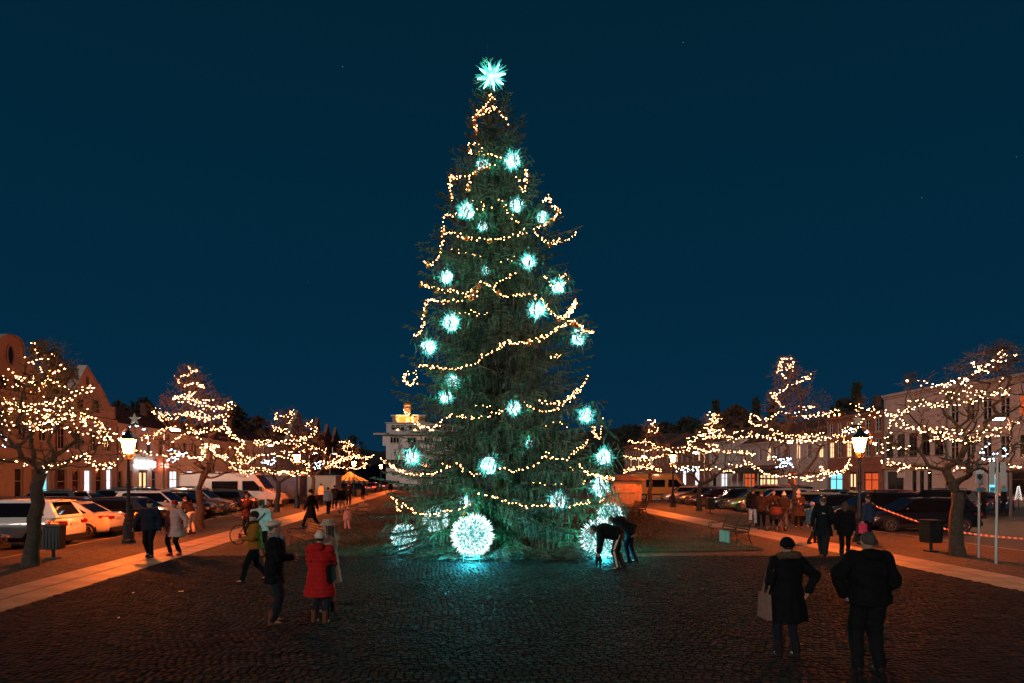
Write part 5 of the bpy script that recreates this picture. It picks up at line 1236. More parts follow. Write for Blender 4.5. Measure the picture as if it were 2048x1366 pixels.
for t, lab, px, d, a, pm in [('suv', 'dark car under the awning lights at right', 1570, 50, pi, PB), ('estate', 'black car roofline in front of the teal lit shop', 1640, 47, pi, PB), ('hatch', 'dark red car right of the right lantern', 1772, 46, 2.9, PR), ('sedan', 'dark blue saloon with tail light beyond the barrier tape', 1812, 42, 1.9, PU),
                             ('suv', 'black SUV with bright roof rail beyond the barrier tape', 1868, 39.5, 2.25, PB), ('sedan', 'blue low car behind the thick tree at right', 1945, 44, 1.75, PU), ('suv', 'black car with red roof light in the second right row', 1525, 56, pi, PR), ('estate', 'dark green car roof in the second right row', 1455, 60, pi, paint('green', (.02, .05, .015))), ('estate', 'dark car behind the walking woman', 1700, 43, pi, PB)]:
    car(t, lab, carpx(px, d), a, pm)

# vans and trailers
def van(label, pos, ang, pm, L=6.6, W=2.05, H_=2.62, name='delivery_van'):
    r = thing(name, label, 'van', (pos[0], pos[1], 0), ang); h = L / 2; w = W / 2
    m = MB(); st = [(-h, H_ - .08, .93), (-h + .12, H_, .97), (h - 2.4, H_, 1), (h - 2.0, H_ - .08, 1), (h - 1.15, 1.45, 1), (h - .25, 1.12, .95), (h, .75, .85)]; ring = []
    for x, z1_, k in st:
        ww = w * k; half = [(0, .35), (ww, .35), (ww, .9), (ww * .985, min(z1_, 1.5) - .03), (ww * .93, z1_ - .05), (ww * .8, z1_), (0, z1_ + .03)]
        ring.append([(x, y, z) for y, z in half] + [(x, -y, z) for y, z in half[-2:0:-1]])
    n = len(ring[0]); m.add([p for q in ring for p in q], [(i * n + j, (i + 1) * n + j, (i + 1) * n + (j + 1) % n, i * n + (j + 1) % n) for i in range(len(ring) - 1) for j in range(n)] + [tuple(range(n)), tuple((len(ring) - 1) * n + j for j in reversed(range(n)))])
    m.build('body', pm, r, smooth=False)
    m = MB(); m.add([(h - 1.95, -w * .84, H_ - .18), (h - 1.95, w * .84, H_ - .18), (h - 1.13, w * .9, 1.52), (h - 1.13, -w * .9, 1.52)], [(0, 3, 2, 1)]); m.v = [(x + .03, y, z + .02) for x, y, z in m.v]; m.build('windscreen', M_cglass, r)
    for s in (-1, 1):
        m = MB(); m.add([(h - 2.9, s * (w + .006), 1.35), (h - 1.35, s * (w + .006), 1.35), (h - 2.05, s * (w * .975 + .006), 2.1), (h - 2.9, s * (w * .985 + .006), 2.1)], [(0, 1, 2, 3)]); m.build('cab_window', M_cglass, r)
        m = MB(); m.box((h - 4.2, s * (w + .004), 1.72), (1.9, .02, .72)); m.build('side_window', M_cglass, r)
        m = MB(); m.bar((-h + .2, s * (w + .01), .62), (h - .6, s * (w + .01), .62), .03, .14); m.build('side_trim', M_black, r)
        m = MB(); m.ell((h - .16, s * w * .68, .95), (.14, .2, .15), 10, 6); m.build('headlight', M_hl, r)
        m = MB(); m.box((h - 1.5, s * (w + .14), 1.5), (.12, .22, .34)); m.build('mirror', M_black, r)
        for x in (-h + 1.2, h - 1.0):
            wv = MB(); wv.tube([(0, -.12, 0), (0, .12, 0)], .36, 18); wh = wv.build('wheel', M_tyre, r, loc=(x, s * (w - .08), .36))
            wv = MB(); wv.tube([(0, -.13, 0), (0, .13, 0)], .2, 12); wv.build('rim', M_rim, wh)
    m = MB(); m.box((h - .02, 0, .52), (.16, W * .86, .28)); m.build('bumper', M_black, r)
    return r
van('white high-roof van parked beyond the silver SUV', ((470 - CX) / F * 50.5, 50.5), .06, paint('van_white', (.34, .32, .30), .4), L=7.6, H_=2.72)
van('yellow ochre van parked behind the orange kiosk', ((1322 - CX) / F * 66, 66), .1 , paint('ochre', (.42, .20, .04), .4), L=6.6, H_=2.7, name='delivery_van')
M_blue = mat('tarpaulin_blue', (.07, .09, .16), .8, var=.3, scale=1.5); M_cream = mat('box_cream', (.45, .38, .28), .6, var=.15, scale=1)
def trailer(label, px, d, L, H_, m_, z0=.55):
    r = thing('box_trailer', label, 'trailer', ((px - CX) / F * d, d, 0), .03)
    m = MB(); m.box((0, 0, z0 + H_ / 2), (L, 2.3, H_)); m.build('box', m_, r)
    m = MB()
    for x in (-L / 2, L / 2):
        for y in (-1.15, 1.15): m.bar((x, y, z0), (x, y, z0 + H_), .07, .07)
    for y in (-1.16, 1.16):
        for z in (z0, z0 + H_): m.bar((-L / 2, y, z), (L / 2, y, z), .07, .07)
    m.bar((-L / 2, 0, z0 - .1), (L / 2, 0, z0 - .1), 1.2, .1); m.bar((L / 2, 0, .5), (L / 2 + 1.2, 0, .45), .08, .08); m.build('frame', M_gut, r)
    for x in (-.5, .5):
        for s in (-1, 1): w = MB(); w.tube([(x, s * 1.0 - .1, .33), (x, s * 1.0 + .1, .33)], .33, 16); w.build('wheel', M_tyre, r)
trailer('blue tarpaulin box trailer right of the white van', 565, 58, 3.6, 2.0, M_blue, .5)
trailer('cream box trailer between the third and fourth left tree', 640, 66, 3.7, 2.0, M_cream, .5)
trailer('long cream box body behind the blue trailer', 540, 68, 6.5, 2.3, M_cream, .6)

# kiosk
kx = thing('market_kiosk', 'closed orange wooden market kiosk at the right foot of the spruce', 'kiosk', ((1240 - CX) / F * 53, 53, .1), .05)
M_kw = mat('kiosk_boards', (.34, .17, .055), .7, var=.2, scale=2)
m = MB(); m.box((0, 0, 1.0), (3.0, 2.2, 2.0)); m.build('box', M_kw, kx)
for i in range(10): m = MB(); m.box((0, 0, 0), (.285, .03, 1.96)); m.build('board', M_kw, kx, loc=(-1.35 + i * .3, -1.118, 1.0))
m = MB(); m.prism([(-1.75, 2.02), (1.75, 2.02), (1.75, 2.12), (0, 2.5), (-1.75, 2.12)], -1.45, 1.45); m.build('roof', M_roof, kx)
m = MB(); m.box((0, -1.16, 1.45), (2.1, .06, .8)); m.build('shutter', mat('shutter_boards', (.42, .19, .06), .7, var=.2, scale=3), kx)

# striped stall tent
st = thing('market_stall', 'market stall under a green and cream striped canopy', 'market stall', ((700 - CX) / F * 76, 76, .1), .25)
M_s1 = mat('canopy_cream', (.20, .18, .15), .8); M_s2 = mat('canopy_green', (.015, .028, .022), .8)
for k in range(4):
    q = Matrix.Rotation(k * pi / 2, 3, 'Z')
    for i in range(14):
        a, b = -2 + 4 * i / 14, -2 + 4 * (i + 1) / 14; m = MB()
        def cp(x, t): zz_ = 2.95 - 1.15 * t ** .7; return q @ Vector((x * t, -2 * t, zz_))
        for (t0, t1) in ((.02, .4), (.4, 1.0)): m.add([cp(a, t0), cp(b, t0), cp(b, t1), cp(a, t1)], [(0, 3, 2, 1)])
        m.add([cp(a, 1), cp(b, 1), cp(b, 1) - Vector((0, 0, .28)), cp(a, 1) - Vector((0, 0, .28))], [(0, 3, 2, 1)])
        m.build('canopy_stripe', M_s1 if i % 2 else M_s2, st)
for x in (-1.9, 1.9):
    for y in (-1.9, 1.9): m = MB(); m.tube([(x, y, 0), (x, y, 1.8)], .03, 6); m.build('leg', M_gut, st)
m = MB(); m.box((0, -1.2, .75), (3.4, .7, .06)); m.box((0, -1.5, .4), (3.4, .03, .66)); m.build('counter', M_kw, st)
pk = thing('pumpkin', 'round orange pumpkin shape on the pavement right of the stall', 'pumpkin', G(738, 984, .1))
m = MB()
for i in range(8): a = i * pi / 4; m.ell((.22 * cos(a), .22 * sin(a), .42), (.3, .3, .42), 8, 6)
m.build('pumpkin_body', mat('pumpkin', (.5, .14, .02), .5), pk, smooth=True); m = MB(); m.tube([(0, 0, .8), (.05, 0, .98)], .05, 6); m.build('stalk', M_bark2, pk)

# ---------------------------------------------------------------- benches
M_bw = mat('bench_wood', (.09, .05, .03), .6, var=.3, scale=5)
def bench(label, a, b, group='park benches on the lawn edge'):
    """a, b: photo pixels of the two end feet; seat opens towards local -y"""
    A, B = G(*a, .1), G(*b, .1); c = (A + B) / 2; u = B - A
    r = thing('park_bench', label, 'bench', c, atan2(u.y, u.x), group); L = 1.85
    for s in (-1, 0, 1):
        m = MB(); x = s * L / 2
        m.tube([(x, .34, 0), (x, .26, .2), (x, .22, .42), (x, .34, .75), (x, .42, .88), (x, .47, .86)], .018, 6)         # back leg and back
        m.tube([(x, -.30, 0), (x, -.22, .08), (x, -.24, .25), (x, -.20, .41), (x, .22, .43)], .018, 6)
        m.tube([(x, -.2, .1), (x, 0, .26), (x, .22, .1)], .012, 5)
        if s:
            sc = [(x, -.26 + .10 * (1 - t / 15) * cos(t * .55), .57 + .10 * (1 - t / 15) * sin(t * .55)) for t in range(0, 15)]
            m.tube([(x, -.22, .40), (x, -.34, .47)] + [(x, -.37, .57)] + sc[6:], .014, 5); m.tube([(x, -.26, .66), (x, 0, .64), (x, .29, .70)], .018, 6); m.tube([(x, -.36, .6), (x, -.31, .66), (x, -.26, .665)], .014, 5)
        m.build('iron_frame', M_iron, r, smooth=True)
    me = MB(); me.box((0, 0, 0), (L + .06, .055, .025)); sm_ = me.mesh('slat'); sm_.materials.append(M_bw)
    for i in range(6): link('slat', sm_, r, (0, -.19 + i * .076, .445))
    for i in range(5): o = link('slat', sm_, r, (0, .25 + i * .032, .52 + i * .076)); o.rotation_euler.x = radians(68)
    return r, A, B
br, A, B = bench('ornate bench nearest on the right with pale teal box behind it', (1430, 1078), (1490, 1090))
bench('ornate bench further up on the right beside the spruce', (1258, 1030), (1285, 1034))
bench('ornate bench at left behind the bucket hat woman', (585, 1092), (640, 1112))
bench('far ornate bench on the left beside the small child', (700, 1034), (732, 1040))
g = G(1449, 1084, .1); u_ = (B - A).normalized()
pb = thing('parcel_box', 'pale teal board box standing behind the near right bench', 'box', g + Vector((-.15, -.45, 0)), atan2(u_.y, u_.x))
M_pb = mat('teal_board', (.20, .52, .48), .6, var=.1, scale=3)
m = MB(); m.box((0, 0, .25), (.66, .04, .42)); m.build('panel', M_pb, pb)
m = MB(); m.box((.12, -.024, .25), (.012, .008, .40)); m.build('seam', M_gut, pb)
m = MB()
for x in (-.3, .3): m.box((x, .05, .24), (.04, .06, .48))
m.build('leg', M_gut, pb)

# litter bins
def bin_(label, px, py, s=1.0):
    r = thing('litter_bin', label, 'litter bin', G(px, py, .1), .2, 'litter bins')
    m = MB(); m.lathe([(.05, 0), (.05, .3)], 8); m.box((0, 0, .02), (.3, .3, .04)); m.build('post', M_iron, r)
    m = MB(); m.box((0, 0, .62), (.46, .42, .66), 0, taper=1.1); m.build('bin', M_iron, r)
    m = MB(); m.box((0, 0, .99), (.56, .5, .05)); m.build('lid', M_iron, r)
    for i in range(5): m = MB(); m.box((-.18 + i * .09, -.225, .62), (.05, .02, .6)); m.build('slat', M_iron, r)
    r.scale = (s,) * 3
bin_('dark litter bin beside the white SUV at left', 107, 1117, .98); bin_('dark litter bin left of the thick tree at right', 1862, 1103, 1.0); bin_('dark litter bin in front of the olive hatchback', 1420, 1028); bin_('dark litter bin on the far left path at the spruce edge', 812, 986, 1.2)

# sign posts and barrier tape
M_post = mat('galvanised_post', (.42, .40, .38), .45, metal=.6); M_sg = mat('sign_face_white', (.55, .55, .53), .5); M_sgp = mat('sign_print_dark', (.05, .05, .05), .6); M_tealp = mat('sign_print_teal', (.10, .42, .50), .5)
p = G(1957, 1116, .1)
s1 = thing('sign_post', 'grey sign post with a small printed notice, left of the pair at right', 'sign', p); k_ = p.y / F
m = MB(); m.tube([(0, 0, 0), (.03, 0, (1116 - 925) * k_)], .032, 8); m.build('post', M_post, s1)
m = MB(); m.box((0, -.04, (1116 - 954) * k_), (.24, .015, .40)); o = m.build('notice', M_sg, s1)
m = MB(); rr_ = random.Random(3)
for i in range(5): m.box((0, -.052, (1116 - 946 - i * 1.6) * k_ - .05), (.14 if i % 2 else .18, .004, .018))
for i in range(9): m.ell((rr_.uniform(-.05, .05), -.05, (1116 - 955) * k_ + rr_.uniform(-.06, .10)), (.03, .006, .03), 6, 4)
m.build('notice_print', M_sgp, o)
m = MB(); m.box((0, -.04, (1116 - 979) * k_), (.2, .015, .09)); m.build('small_panel', M_tealp, s1)
m = MB(); m.box((.25, .25, (1116 - 955) * k_), (.15, .02, .42)); m.box((.25, .25, (1116 - 979) * k_), (.14, .02, .09), 1); m.build('rear_panel', [M_sgp, M_tealp], s1)
p = G(1992, 1128, .1); k_ = p.y / F
s2 = thing('bus_stop_post', 'taller grey post with two long pale timetable panels at right', 'sign', p)
m = MB(); m.tube([(0, 0, 0), (.04, 0, (1128 - 915) * k_)], .035, 8); m.build('post', M_post, s2)
for x in (-.09, .22):
    m = MB(); m.box((x, .03, (1128 - 947) * k_), (.14, .02, .62)); o = m.build('timetable', M_sg, s2)
    m = MB(); m.box((x, .01, (1128 - 979) * k_), (.12, .03, .12)); m.build('small_panel', M_tealp, s2)
# red and white tape from the lamp to the right edge
tp = thing('barrier_tape', 'red and white barrier tape sagging from the right lamp to the edge', 'barrier tape', P(1752, 1014, 26.5))
a = Vector(P(1752, 1014, 26.5)); b = Vector(P(2052, 1080, 21.5)); o0 = a.copy(); m = MB(); N_ = 60
pts = [a.lerp(b, i / N_) - Vector((0, 0, .28 * sin(pi * i / N_))) - o0 for i in range(N_ + 1)]
for i in range(N_): m.add([pts[i], pts[i + 1], pts[i + 1] + Vector((0, .01, .07)), pts[i] + Vector((0, .01, .07))], [(0, 1, 2, 3)], (i // 1) % 2)
m.build('tape', [mat('tape_white', (.40, .37, .34), .5), mat('tape_red', (.22, .03, .02), .5)], tp)
# small things at the right-hand shop: lit tent sign and a white light tree
x = thing('lit_sign', 'small glowing orange house-shaped sign between the two right posts', 'sign', P(2000, 998, 47) * 1.0)
m = MB(); m.prism([(-.35, -.3), (.35, -.3), (.35, .1), (.0, .38), (-.35, .1)], -.05, .05); m.build('body', emat('tent_orange', (1, .22, .05), 1.3), x)
m = MB(); m.prism([(-.05, -.2), (.22, -.2), (.08, .2)], -.07, -.055); m.build('symbol', emat('tent_symbol', (1, .8, .6), 2.5), x)
x = thing('light_tree', 'small white illuminated tree figure in front of the right shop', 'light figure', P(2037, 1000, 47))
m = MB()
for i in range(90):
    t = i / 90; a_ = i * 2.4; m.ell((.22 * (1 - t * .75) * cos(a_), .22 * (1 - t * .75) * sin(a_), t * 1.0), .02, 5, 4)
m.build('bulbs', emat('white_tree', (1, .9, .85), 2), x); m = MB(); m.tube([(0, 0, -.9), (0, 0, 1)], .03, 5); m.build('stem', M_wire, x)
# ---------------------------------------------------------------- people
DG = None
def remesh(mb, vox, smooth_it=4, disp=None):
    me = mb.mesh('tmp'); o = bpy.data.objects.new('tmp', me); C.objects.link(o)
    a = o.modifiers.new('r', 'REMESH'); a.mode = 'VOXEL'; a.voxel_size = vox; a.use_smooth_shade = True
    if smooth_it: b = o.modifiers.new('s', 'SMOOTH'); b.factor = .5; b.iterations = smooth_it
    dg = bpy.context.evaluated_depsgraph_get(); ev = o.evaluated_get(dg); out = bpy.data.meshes.new_from_object(ev)
    bpy.data.objects.remove(o); bpy.data.meshes.remove(me)
    if disp:
        n = len(out.vertices); co = np.zeros(n * 3); no = np.zeros(n * 3); out.vertices.foreach_get('co', co); out.vertices.foreach_get('normal', no)
        co = co.reshape(-1, 3); no = no.reshape(-1, 3); co += no * disp(co)[:, None]; out.vertices.foreach_set('co', co.ravel())
    out.shade_smooth(); return out
def ik(a, b, l1, l2, pole):
    d = b - a; L = min(d.length, (l1 + l2) * .995); d.normalize(); b = a + d * L
    x = (l1 * l1 - l2 * l2 + L * L) / (2 * L); h = sqrt(max(0, l1 * l1 - x * x)); p = pole - d * pole.dot(d); p = p.normalized() if p.length > 1e-5 else Vector((0, 1, 0))
    return a + d * x + p * h, b
SKIN = mat('skin', (.42, .24, .17), .6)
M_eye = mat('eye_dark', (.03, .02, .015), .3); M_lip = mat('lips', (.30, .09, .07), .5)
def cloth(name, c, rough=.85): return mat('cloth_' + name, c, rough, var=.18, scale=9, bump=.3, bscale=40, spec=.12)
def folds(kind, seed, amp):
    sd = seed * 3.7
    def f(co):
        z = co[:, 2]; x = co[:, 0]; y = co[:, 1]
        w = np.sin(z * 23 + x * 11 + sd) * .4 + np.sin(z * 41 - y * 17 + x * 9 + sd * 2) * .3 + np.sin(x * 31 + y * 27 + sd) * .3
        if kind == 'puffer': return amp * (np.abs(np.sin(z * pi / .085)) ** .6 * 1.3 - .5) + w * amp * .4
        if kind == 'long': return amp * (.7 * np.sin(np.arctan2(y, x) * 9 + sd) * np.clip((1.1 - z) * 1.5, 0, 1) + w * .6)
        return amp * w
    return f
def hand(mb, wrist, d, palm_n, s, curl=.5):
    d = d.normalized(); n = (palm_n - d * palm_n.dot(d)).normalized(); sd = d.cross(n)
    q = Matrix((sd, n, d)).transposed(); c = wrist + d * .045 * s
    mb.ell(c, (.041 * s, .016 * s, .052 * s), 10, 6, 0, q)
    for i, (off, ln) in enumerate(((-.029, .068), (-.010, .078), (.010, .073), (.028, .056))):
        a = c + sd * off * s + d * .040 * s; b = a + (d * cos(curl * .7) + n * sin(curl * .7)) * ln * .5 * s; e_ = b + (d * cos(curl * 1.9) + n * sin(curl * 1.9)) * ln * .5 * s
        mb.tube([a - d * .012 * s, b, e_], [.0095 * s, .0088 * s, .0068 * s], 6)
    a = c - sd * .034 * s - d * .015 * s; b = a + (d * .6 - sd * .75 + n * .2) * .038 * s; e_ = b + (d * .85 - sd * .1 + n * .5) * .032 * s; mb.tube([a, b, e_], [.012 * s, .0105 * s, .008 * s], 6)
def person(label, at_, h, face, coat, ctype='jacket', trousers=None, shoes=None, hat=None, hair=None, pose='stand', stride=.26, phase=1, arms=('down', 'down'), lean=0.0, hem=None, vox=.02, group=None, bulk=1.0, boots=False, headturn=0.0, legw=1.0, name='person', extras=(), z0=.1):
    """local frame: x right, y forward, z up, for a 1.75 m figure, scaled by h"""
    seed = RNG.randrange(100); s = h / 1.75; base = Vector((at_[0], at_[1], z0))
    r = thing(name, label, 'person', base, face - pi / 2, group); r.scale = (s, s, s)
    hipz = .93; hip = Vector((0, 0, hipz)); drop = .03 if pose == 'walk' else 0; hip.z -= drop
    R_ = Matrix.Rotation(-lean, 3, 'X')
    up = lambda x, y, z: hip + R_ @ Vector((x, y, z - hipz))
    neck = up(0, 0, 1.47); head = up(0, .02, 1.63); chest = up(0, .01, 1.30); waist = up(0, 0, 1.05)
    if lean > .6: head = neck + Vector((0, .13, -.02)) 
    sh = [up(-.185, 0, 1.41), up(.185, 0, 1.41)]; hp = [hip + Vector((-.095, 0, 0)), hip + Vector((.095, 0, 0))]
    if pose == 'walk': ft = [Vector((-.085, stride * phase, .09)), Vector((.085, -stride * phase, .11))]
    elif pose == 'bend': ft = [Vector((-.12, .05, .09)), Vector((.15, -.12, .09))]
    else: ft = [Vector((-.12, .02, .085)), Vector((.12, -.02, .085))]
    kn = []
    for i in (0, 1): k_, f_ = ik(hp[i], ft[i], .44, .43, Vector((0, 1, 0))); kn.append(k_); ft[i] = f_
    hd = []; el = []
    for i, a in enumerate(arms):
        sg = -1 if i == 0 else 1
        t = {'down': up(sg * .27, .03, .84), 'swing+': up(sg * .25, .22, .90), 'swing-': up(sg * .27, -.20, .90), 'pocket': up(sg * .20, .13, .98), 'hold': up(sg * .08, .30, 1.14), 'mouth': up(sg * .05, .22, 1.40), 'forward': up(sg * .14, .46, 1.18), 'hip': up(sg * .30, -.02, .98), 'out': up(sg * .42, .05, .95), 'floor': Vector((sg * .16, .50, .42)), 'back': up(sg * .08, -.16, .98)}[a]
        pole = Vector((sg * .6, -.8, -.2)) if a not in ('hip',) else Vector((sg, -.2, 0))
        e_, t = ik(sh[i], t, .29, .26, pole); el.append(e_); hd.append(t)
    # body: one continuous surface
    m = MB(); q = Matrix.Rotation(headturn, 3, 'Z')
    hc = head
    m.ell(hc, (.078, .098, .112), 16, 12, 0, q); m.ell(hc + q @ Vector((0, .03, -.065)), (.055, .06, .055), 12, 8, 0, q); m.ell(hc + q @ Vector((0, .099, -.012)), (.013, .022, .026), 8, 6, 0, q)
    for sg in (-1, 1): m.ell(hc + q @ Vector((sg * .08, -.005, -.01)), (.010, .020, .030), 8, 6, 0, q)
    m.capsule(neck - (head - neck) * .4, head - (head - neck) * .35, .055, .05)
    m.tube([hip - Vector((0, 0, .06)), waist, chest, neck - Vector((0, 0, .02))], [.13, .125, .15, .07], 12, sx=1.2); m.ell(hip, (.16, .12, .12), 12, 8)
    for i in (0, 1):
        m.capsule(chest.lerp(sh[i], .5), sh[i], .08, .062); m.capsule(sh[i], el[i], .052, .040); m.capsule(el[i], hd[i], .040, .026)
        m.capsule(hp[i], kn[i], .088, .058); m.capsule(kn[i], ft[i], .055, .038); m.capsule(ft[i], ft[i] + Vector((0, .12, -.03)), .038, .03)
    me = remesh(m, .014 if vox < .016 else .024, 2)
    hm = MB(); 
    for i in (0, 1): hand(hm, hd[i], (hd[i] - el[i]), Vector((-1 if i else 1, .2, 0)), 1.0, 1.2 if arms[i] in ('hold', 'forward', 'mouth') else .6)
    bm = bmesh.new(); bm.from_mesh(me); tmp = hm.mesh('h'); bm.from_mesh(tmp); bm.to_mesh(me); bm.free(); bpy.data.meshes.remove(tmp)
    me.materials.clear()
    for mm_ in (SKIN, M_eye, M_lip): me.materials.append(mm_)
    ey = [hc + q @ Vector((sg * .032, .088, .012)) for sg in (-1, 1)]; lp = hc + q @ Vector((0, .088, -.058))
    if vox < .016:
        for p_ in me.polygons:
            c = p_.center
            if any((c - e_).length < .0135 for e_ in ey): p_.material_index = 1
            elif abs((c - lp).z) < .009 and (c - lp).length < .026: p_.material_index = 2
    else:
        for p_ in me.polygons: p_.material_index = 0
    me.shade_smooth(); b = link('body', me, r)
    # trousers
    tr = trousers or cloth('black', (.012, .012, .014)); m = MB(); lw = legw
    m.ell(hip + Vector((0, 0, .02)), (.175, .14, .12), 12, 8)
    for i in (0, 1):
        m.capsule(hp[i] - Vector((0, 0, .02)), kn[i], .105 * (1 + (lw - 1) * .5), .078 * lw); m.capsule(kn[i], ft[i] + Vector((0, 0, .03)), .075 * lw, .060 * lw)
    link('trousers', remesh(m, max(vox, .016), 3, folds('plain', seed, .009)), r).data.materials.append(tr)
    so = shoes or cloth('shoe_black', (.015, .013, .012), .6)
    for i in (0, 1):
        m = MB(); f = ft[i]; m.capsule(f + Vector((0, -.04, -.035)), f + Vector((0, .13, -.045)), .047, .040); m.box(f + Vector((0, .045, -.075)), (.085, .25, .025))
        m.capsule(f + Vector((0, -.02, 0)), f + Vector((0, -.02, .13 if boots else .05)) + (kn[i] - f).normalized() * .02, .05, .058 if boots else .05)
        link('shoe', remesh(m, .014, 2), r).data.materials.append(so)
    # coat
    hemz = hem if hem is not None else {'jacket': .84, 'long': .48, 'knee': .58, 'puffer': .84, 'pufferlong': .55}[ctype]
    m = MB(); bk = bulk; fl = .0 if ctype in ('jacket', 'puffer') else .05
    hemc = Vector((0, (ft[0].y + ft[1].y) * .2, hemz)) if lean < .5 else hip - Vector((0, .06, .08))
    tors = [hemc, hip.lerp(hemc, .4) if hemz < .75 else hip, up(0, .0, 1.08), up(0, .015, 1.30), up(0, 0, 1.42), up(0, .01, 1.49)]
    rad = [.165 + fl, .158 + fl * .5, .145, .158, .125, .075]
    if lean > .5: tors = tors[1:]; rad = rad[1:]
    ptsx = tors; m.tube(ptsx, [a_ * bk for a_ in rad], 18, sx=1.28); m.ell(tors[-1] - (tors[-1] - tors[-2]) * .3, (.085, .085, .06), 12, 6)
    for i in (0, 1):
        m.capsule(up(0, 0, 1.38).lerp(sh[i], .55), sh[i], .10 * bk, .088 * bk); m.capsule(sh[i], el[i], .084 * bk, .068 * bk); m.capsule(el[i], el[i].lerp(hd[i], .93), .068 * bk, .052 * bk)
    kd = 'puffer' if 'puffer' in ctype else ('long' if ctype in ('long', 'knee') else 'plain')
    cm = remesh(m, vox, 3, folds(kd, seed, .016 if kd == 'puffer' else .016)); cm.materials.append(coat)
    link('coat' if ctype in ('long', 'knee', 'pufferlong') else 'jacket', cm, r)
    # hat or hair
    hr = hair or mat('hair_dark', (.02, .013, .01), .6)
    m = MB(); kind = hat[0] if hat else 'none'
    hs = MB()
    if kind not in ('hood',):
        hs.ell(hc + q @ Vector((0, -.014, .026)), (.087, .100, .102), 14, 10, 0, q)
        if 'longhair' in extras:
            for sg in (-1, 1): hs.capsule(hc + q @ Vector((sg * .06, -.04, 0)), hc + q @ Vector((sg * .075, -.05, -.22)), .045, .035)
            hs.capsule(hc + q @ Vector((0, -.07, 0)), hc + q @ Vector((0, -.09, -.26)), .07, .05)
        hmsh = remesh(hs, .014, 2, folds('plain', seed, .004))
        # keep the face free: drop hair in front of the face
        bm = bmesh.new(); bm.from_mesh(hmsh); iq = q.inverted()
        dl = [v for v in bm.verts if (iq @ (v.co - hc)).y > .045 and (iq @ (v.co - hc)).z < .055]
        bmesh.ops.delete(bm, geom=dl, context='VERTS'); bm.to_mesh(hmsh); bm.free()
        if kind == 'bald': pass
        o = link('hair', hmsh, r); o.data.materials.append(hr)
    if hat and kind != 'bald':
        hm_ = hat[1]
        if kind in ('beanie', 'pom'):
            m.ell(hc + q @ Vector((0, -.012, .052)), (.098, .110, .100), 16, 10, 0, q); m.tube([hc + q @ Vector((0, -.012, .015 + .0)), hc + q @ Vector((0, -.012, .06))], [.104, .104], 16)
            if kind == 'pom': m.ell(hc + q @ Vector((0, -.02, .17)), .045, 10, 8)
        elif kind == 'beret': m.ell(hc + q @ Vector((0, -.03, .075)), (.135, .145, .055), 16, 8, 0, q @ Matrix.Rotation(.12, 3, 'X')); m.tube([hc + Vector((0, -.01, .03)), hc + Vector((0, -.015, .08))], .098, 14)
        elif kind == 'bucket': m.tube([hc + Vector((0, 0, .02)), hc + Vector((0, 0, .07)), hc + Vector((0, -.005, .13)), hc + Vector((0, -.005, .14))], [.165, .108, .092, .07], 16)
        elif kind == 'cap': m.ell(hc + q @ Vector((0, -.008, .055)), (.092, .105, .075), 14, 8, 0, q); m.box(hc + q @ Vector((0, .12, .045)), (.13, .1, .015), 0, q)
        elif kind == 'hood': m.ell(hc + q @ Vector((0, -.02, .015)), (.118, .125, .135), 16, 10, 0, q)
        hh = remesh(m, .014, 2, folds('plain', seed, .003))
        if kind == 'hood':
            bm = bmesh.new(); bm.from_mesh(hh); iq = q.inverted(); dl = [v for v in bm.verts if (iq @ (v.co - hc)).y > .075]; bmesh.ops.delete(bm, geom=dl, context='VERTS'); bm.to_mesh(hh); bm.free()
        o = link('hat' if kind != 'hood' else 'hood', hh, r); o.data.materials.append(hm_)
    # extras
    for ex in extras:
        if isinstance(ex, tuple):
            k, mt = ex[0], ex[1]
            m = MB()
            if k == 'collar': 
                for i in range(16):
                    a_ = 2 * pi * i / 16; m.ell(up(.13 * cos(a_), -.02 + .12 * sin(a_), 1.50 - .03 * sin(a_)), (.055, .05, .055), 8, 6)
                o = link('fur_collar', remesh(m, .014, 1, lambda co: NP.normal(0, .007, len(co))), r); o.data.materials.append(mt); continue
            if k == 'downhood': m.ell(up(0, -.11, 1.47), (.14, .09, .085), 12, 8); m.ell(up(0, -.05, 1.50), (.12, .10, .05), 12, 8); o = link('hood', remesh(m, .016, 2), r); o.data.materials.append(mt); continue
            if k == 'scarf': m.ell(up(0, .02, 1.50), (.11, .12, .055), 14, 8); m.capsule(up(.04, .13, 1.48), up(.05, .17, 1.22), .045, .04); o = link('scarf', remesh(m, .014, 2), r); o.data.materials.append(mt); continue
            if k == 'tote':
                x_ = ex[2]
                m.box(up(x_, 0, .78), (.07, .34, .36), 0, None, .85); o = m.build('tote_bag', mt, r); m = MB(); m.tube([up(x_, -.08, .95), up(x_ * .75, -.1, 1.3), up(x_ * .55, -.02, 1.47), up(x_ * .75, .1, 1.3), up(x_, .08, .95)], .014, 5); m.build('strap', mt, o); continue
            if k == 'backpack': m.box(up(0, -.2, 1.22), (.30, .16, .42), 0, R_, .85); o = link('backpack', remesh(m, .018, 4), r); o.data.materials.append(mt); continue
            if k == 'sidebag': x_ = ex[2]; m.box(up(x_, -.05, .98), (.11, .22, .32), 0, R_ @ Matrix.Rotation(.25, 3, 'X'), .9); o = link('shoulder_bag', remesh(m, .016, 3), r); o.data.materials.append(mt); m = MB(); m.tube([up(x_, -.05, 1.18), up(x_ * .6, -.05, 1.5), up(-x_ * .5, -.16, 1.2)], .014, 5); m.build('strap', mt, o); continue
            if k == 'strap': m.tube([up(.20, .0, 1.45), up(.08, -.175, 1.28), up(-.12, -.19, 1.08), up(-.22, -.1, .95)], .018, 5); m.build('strap', mt, r); continue
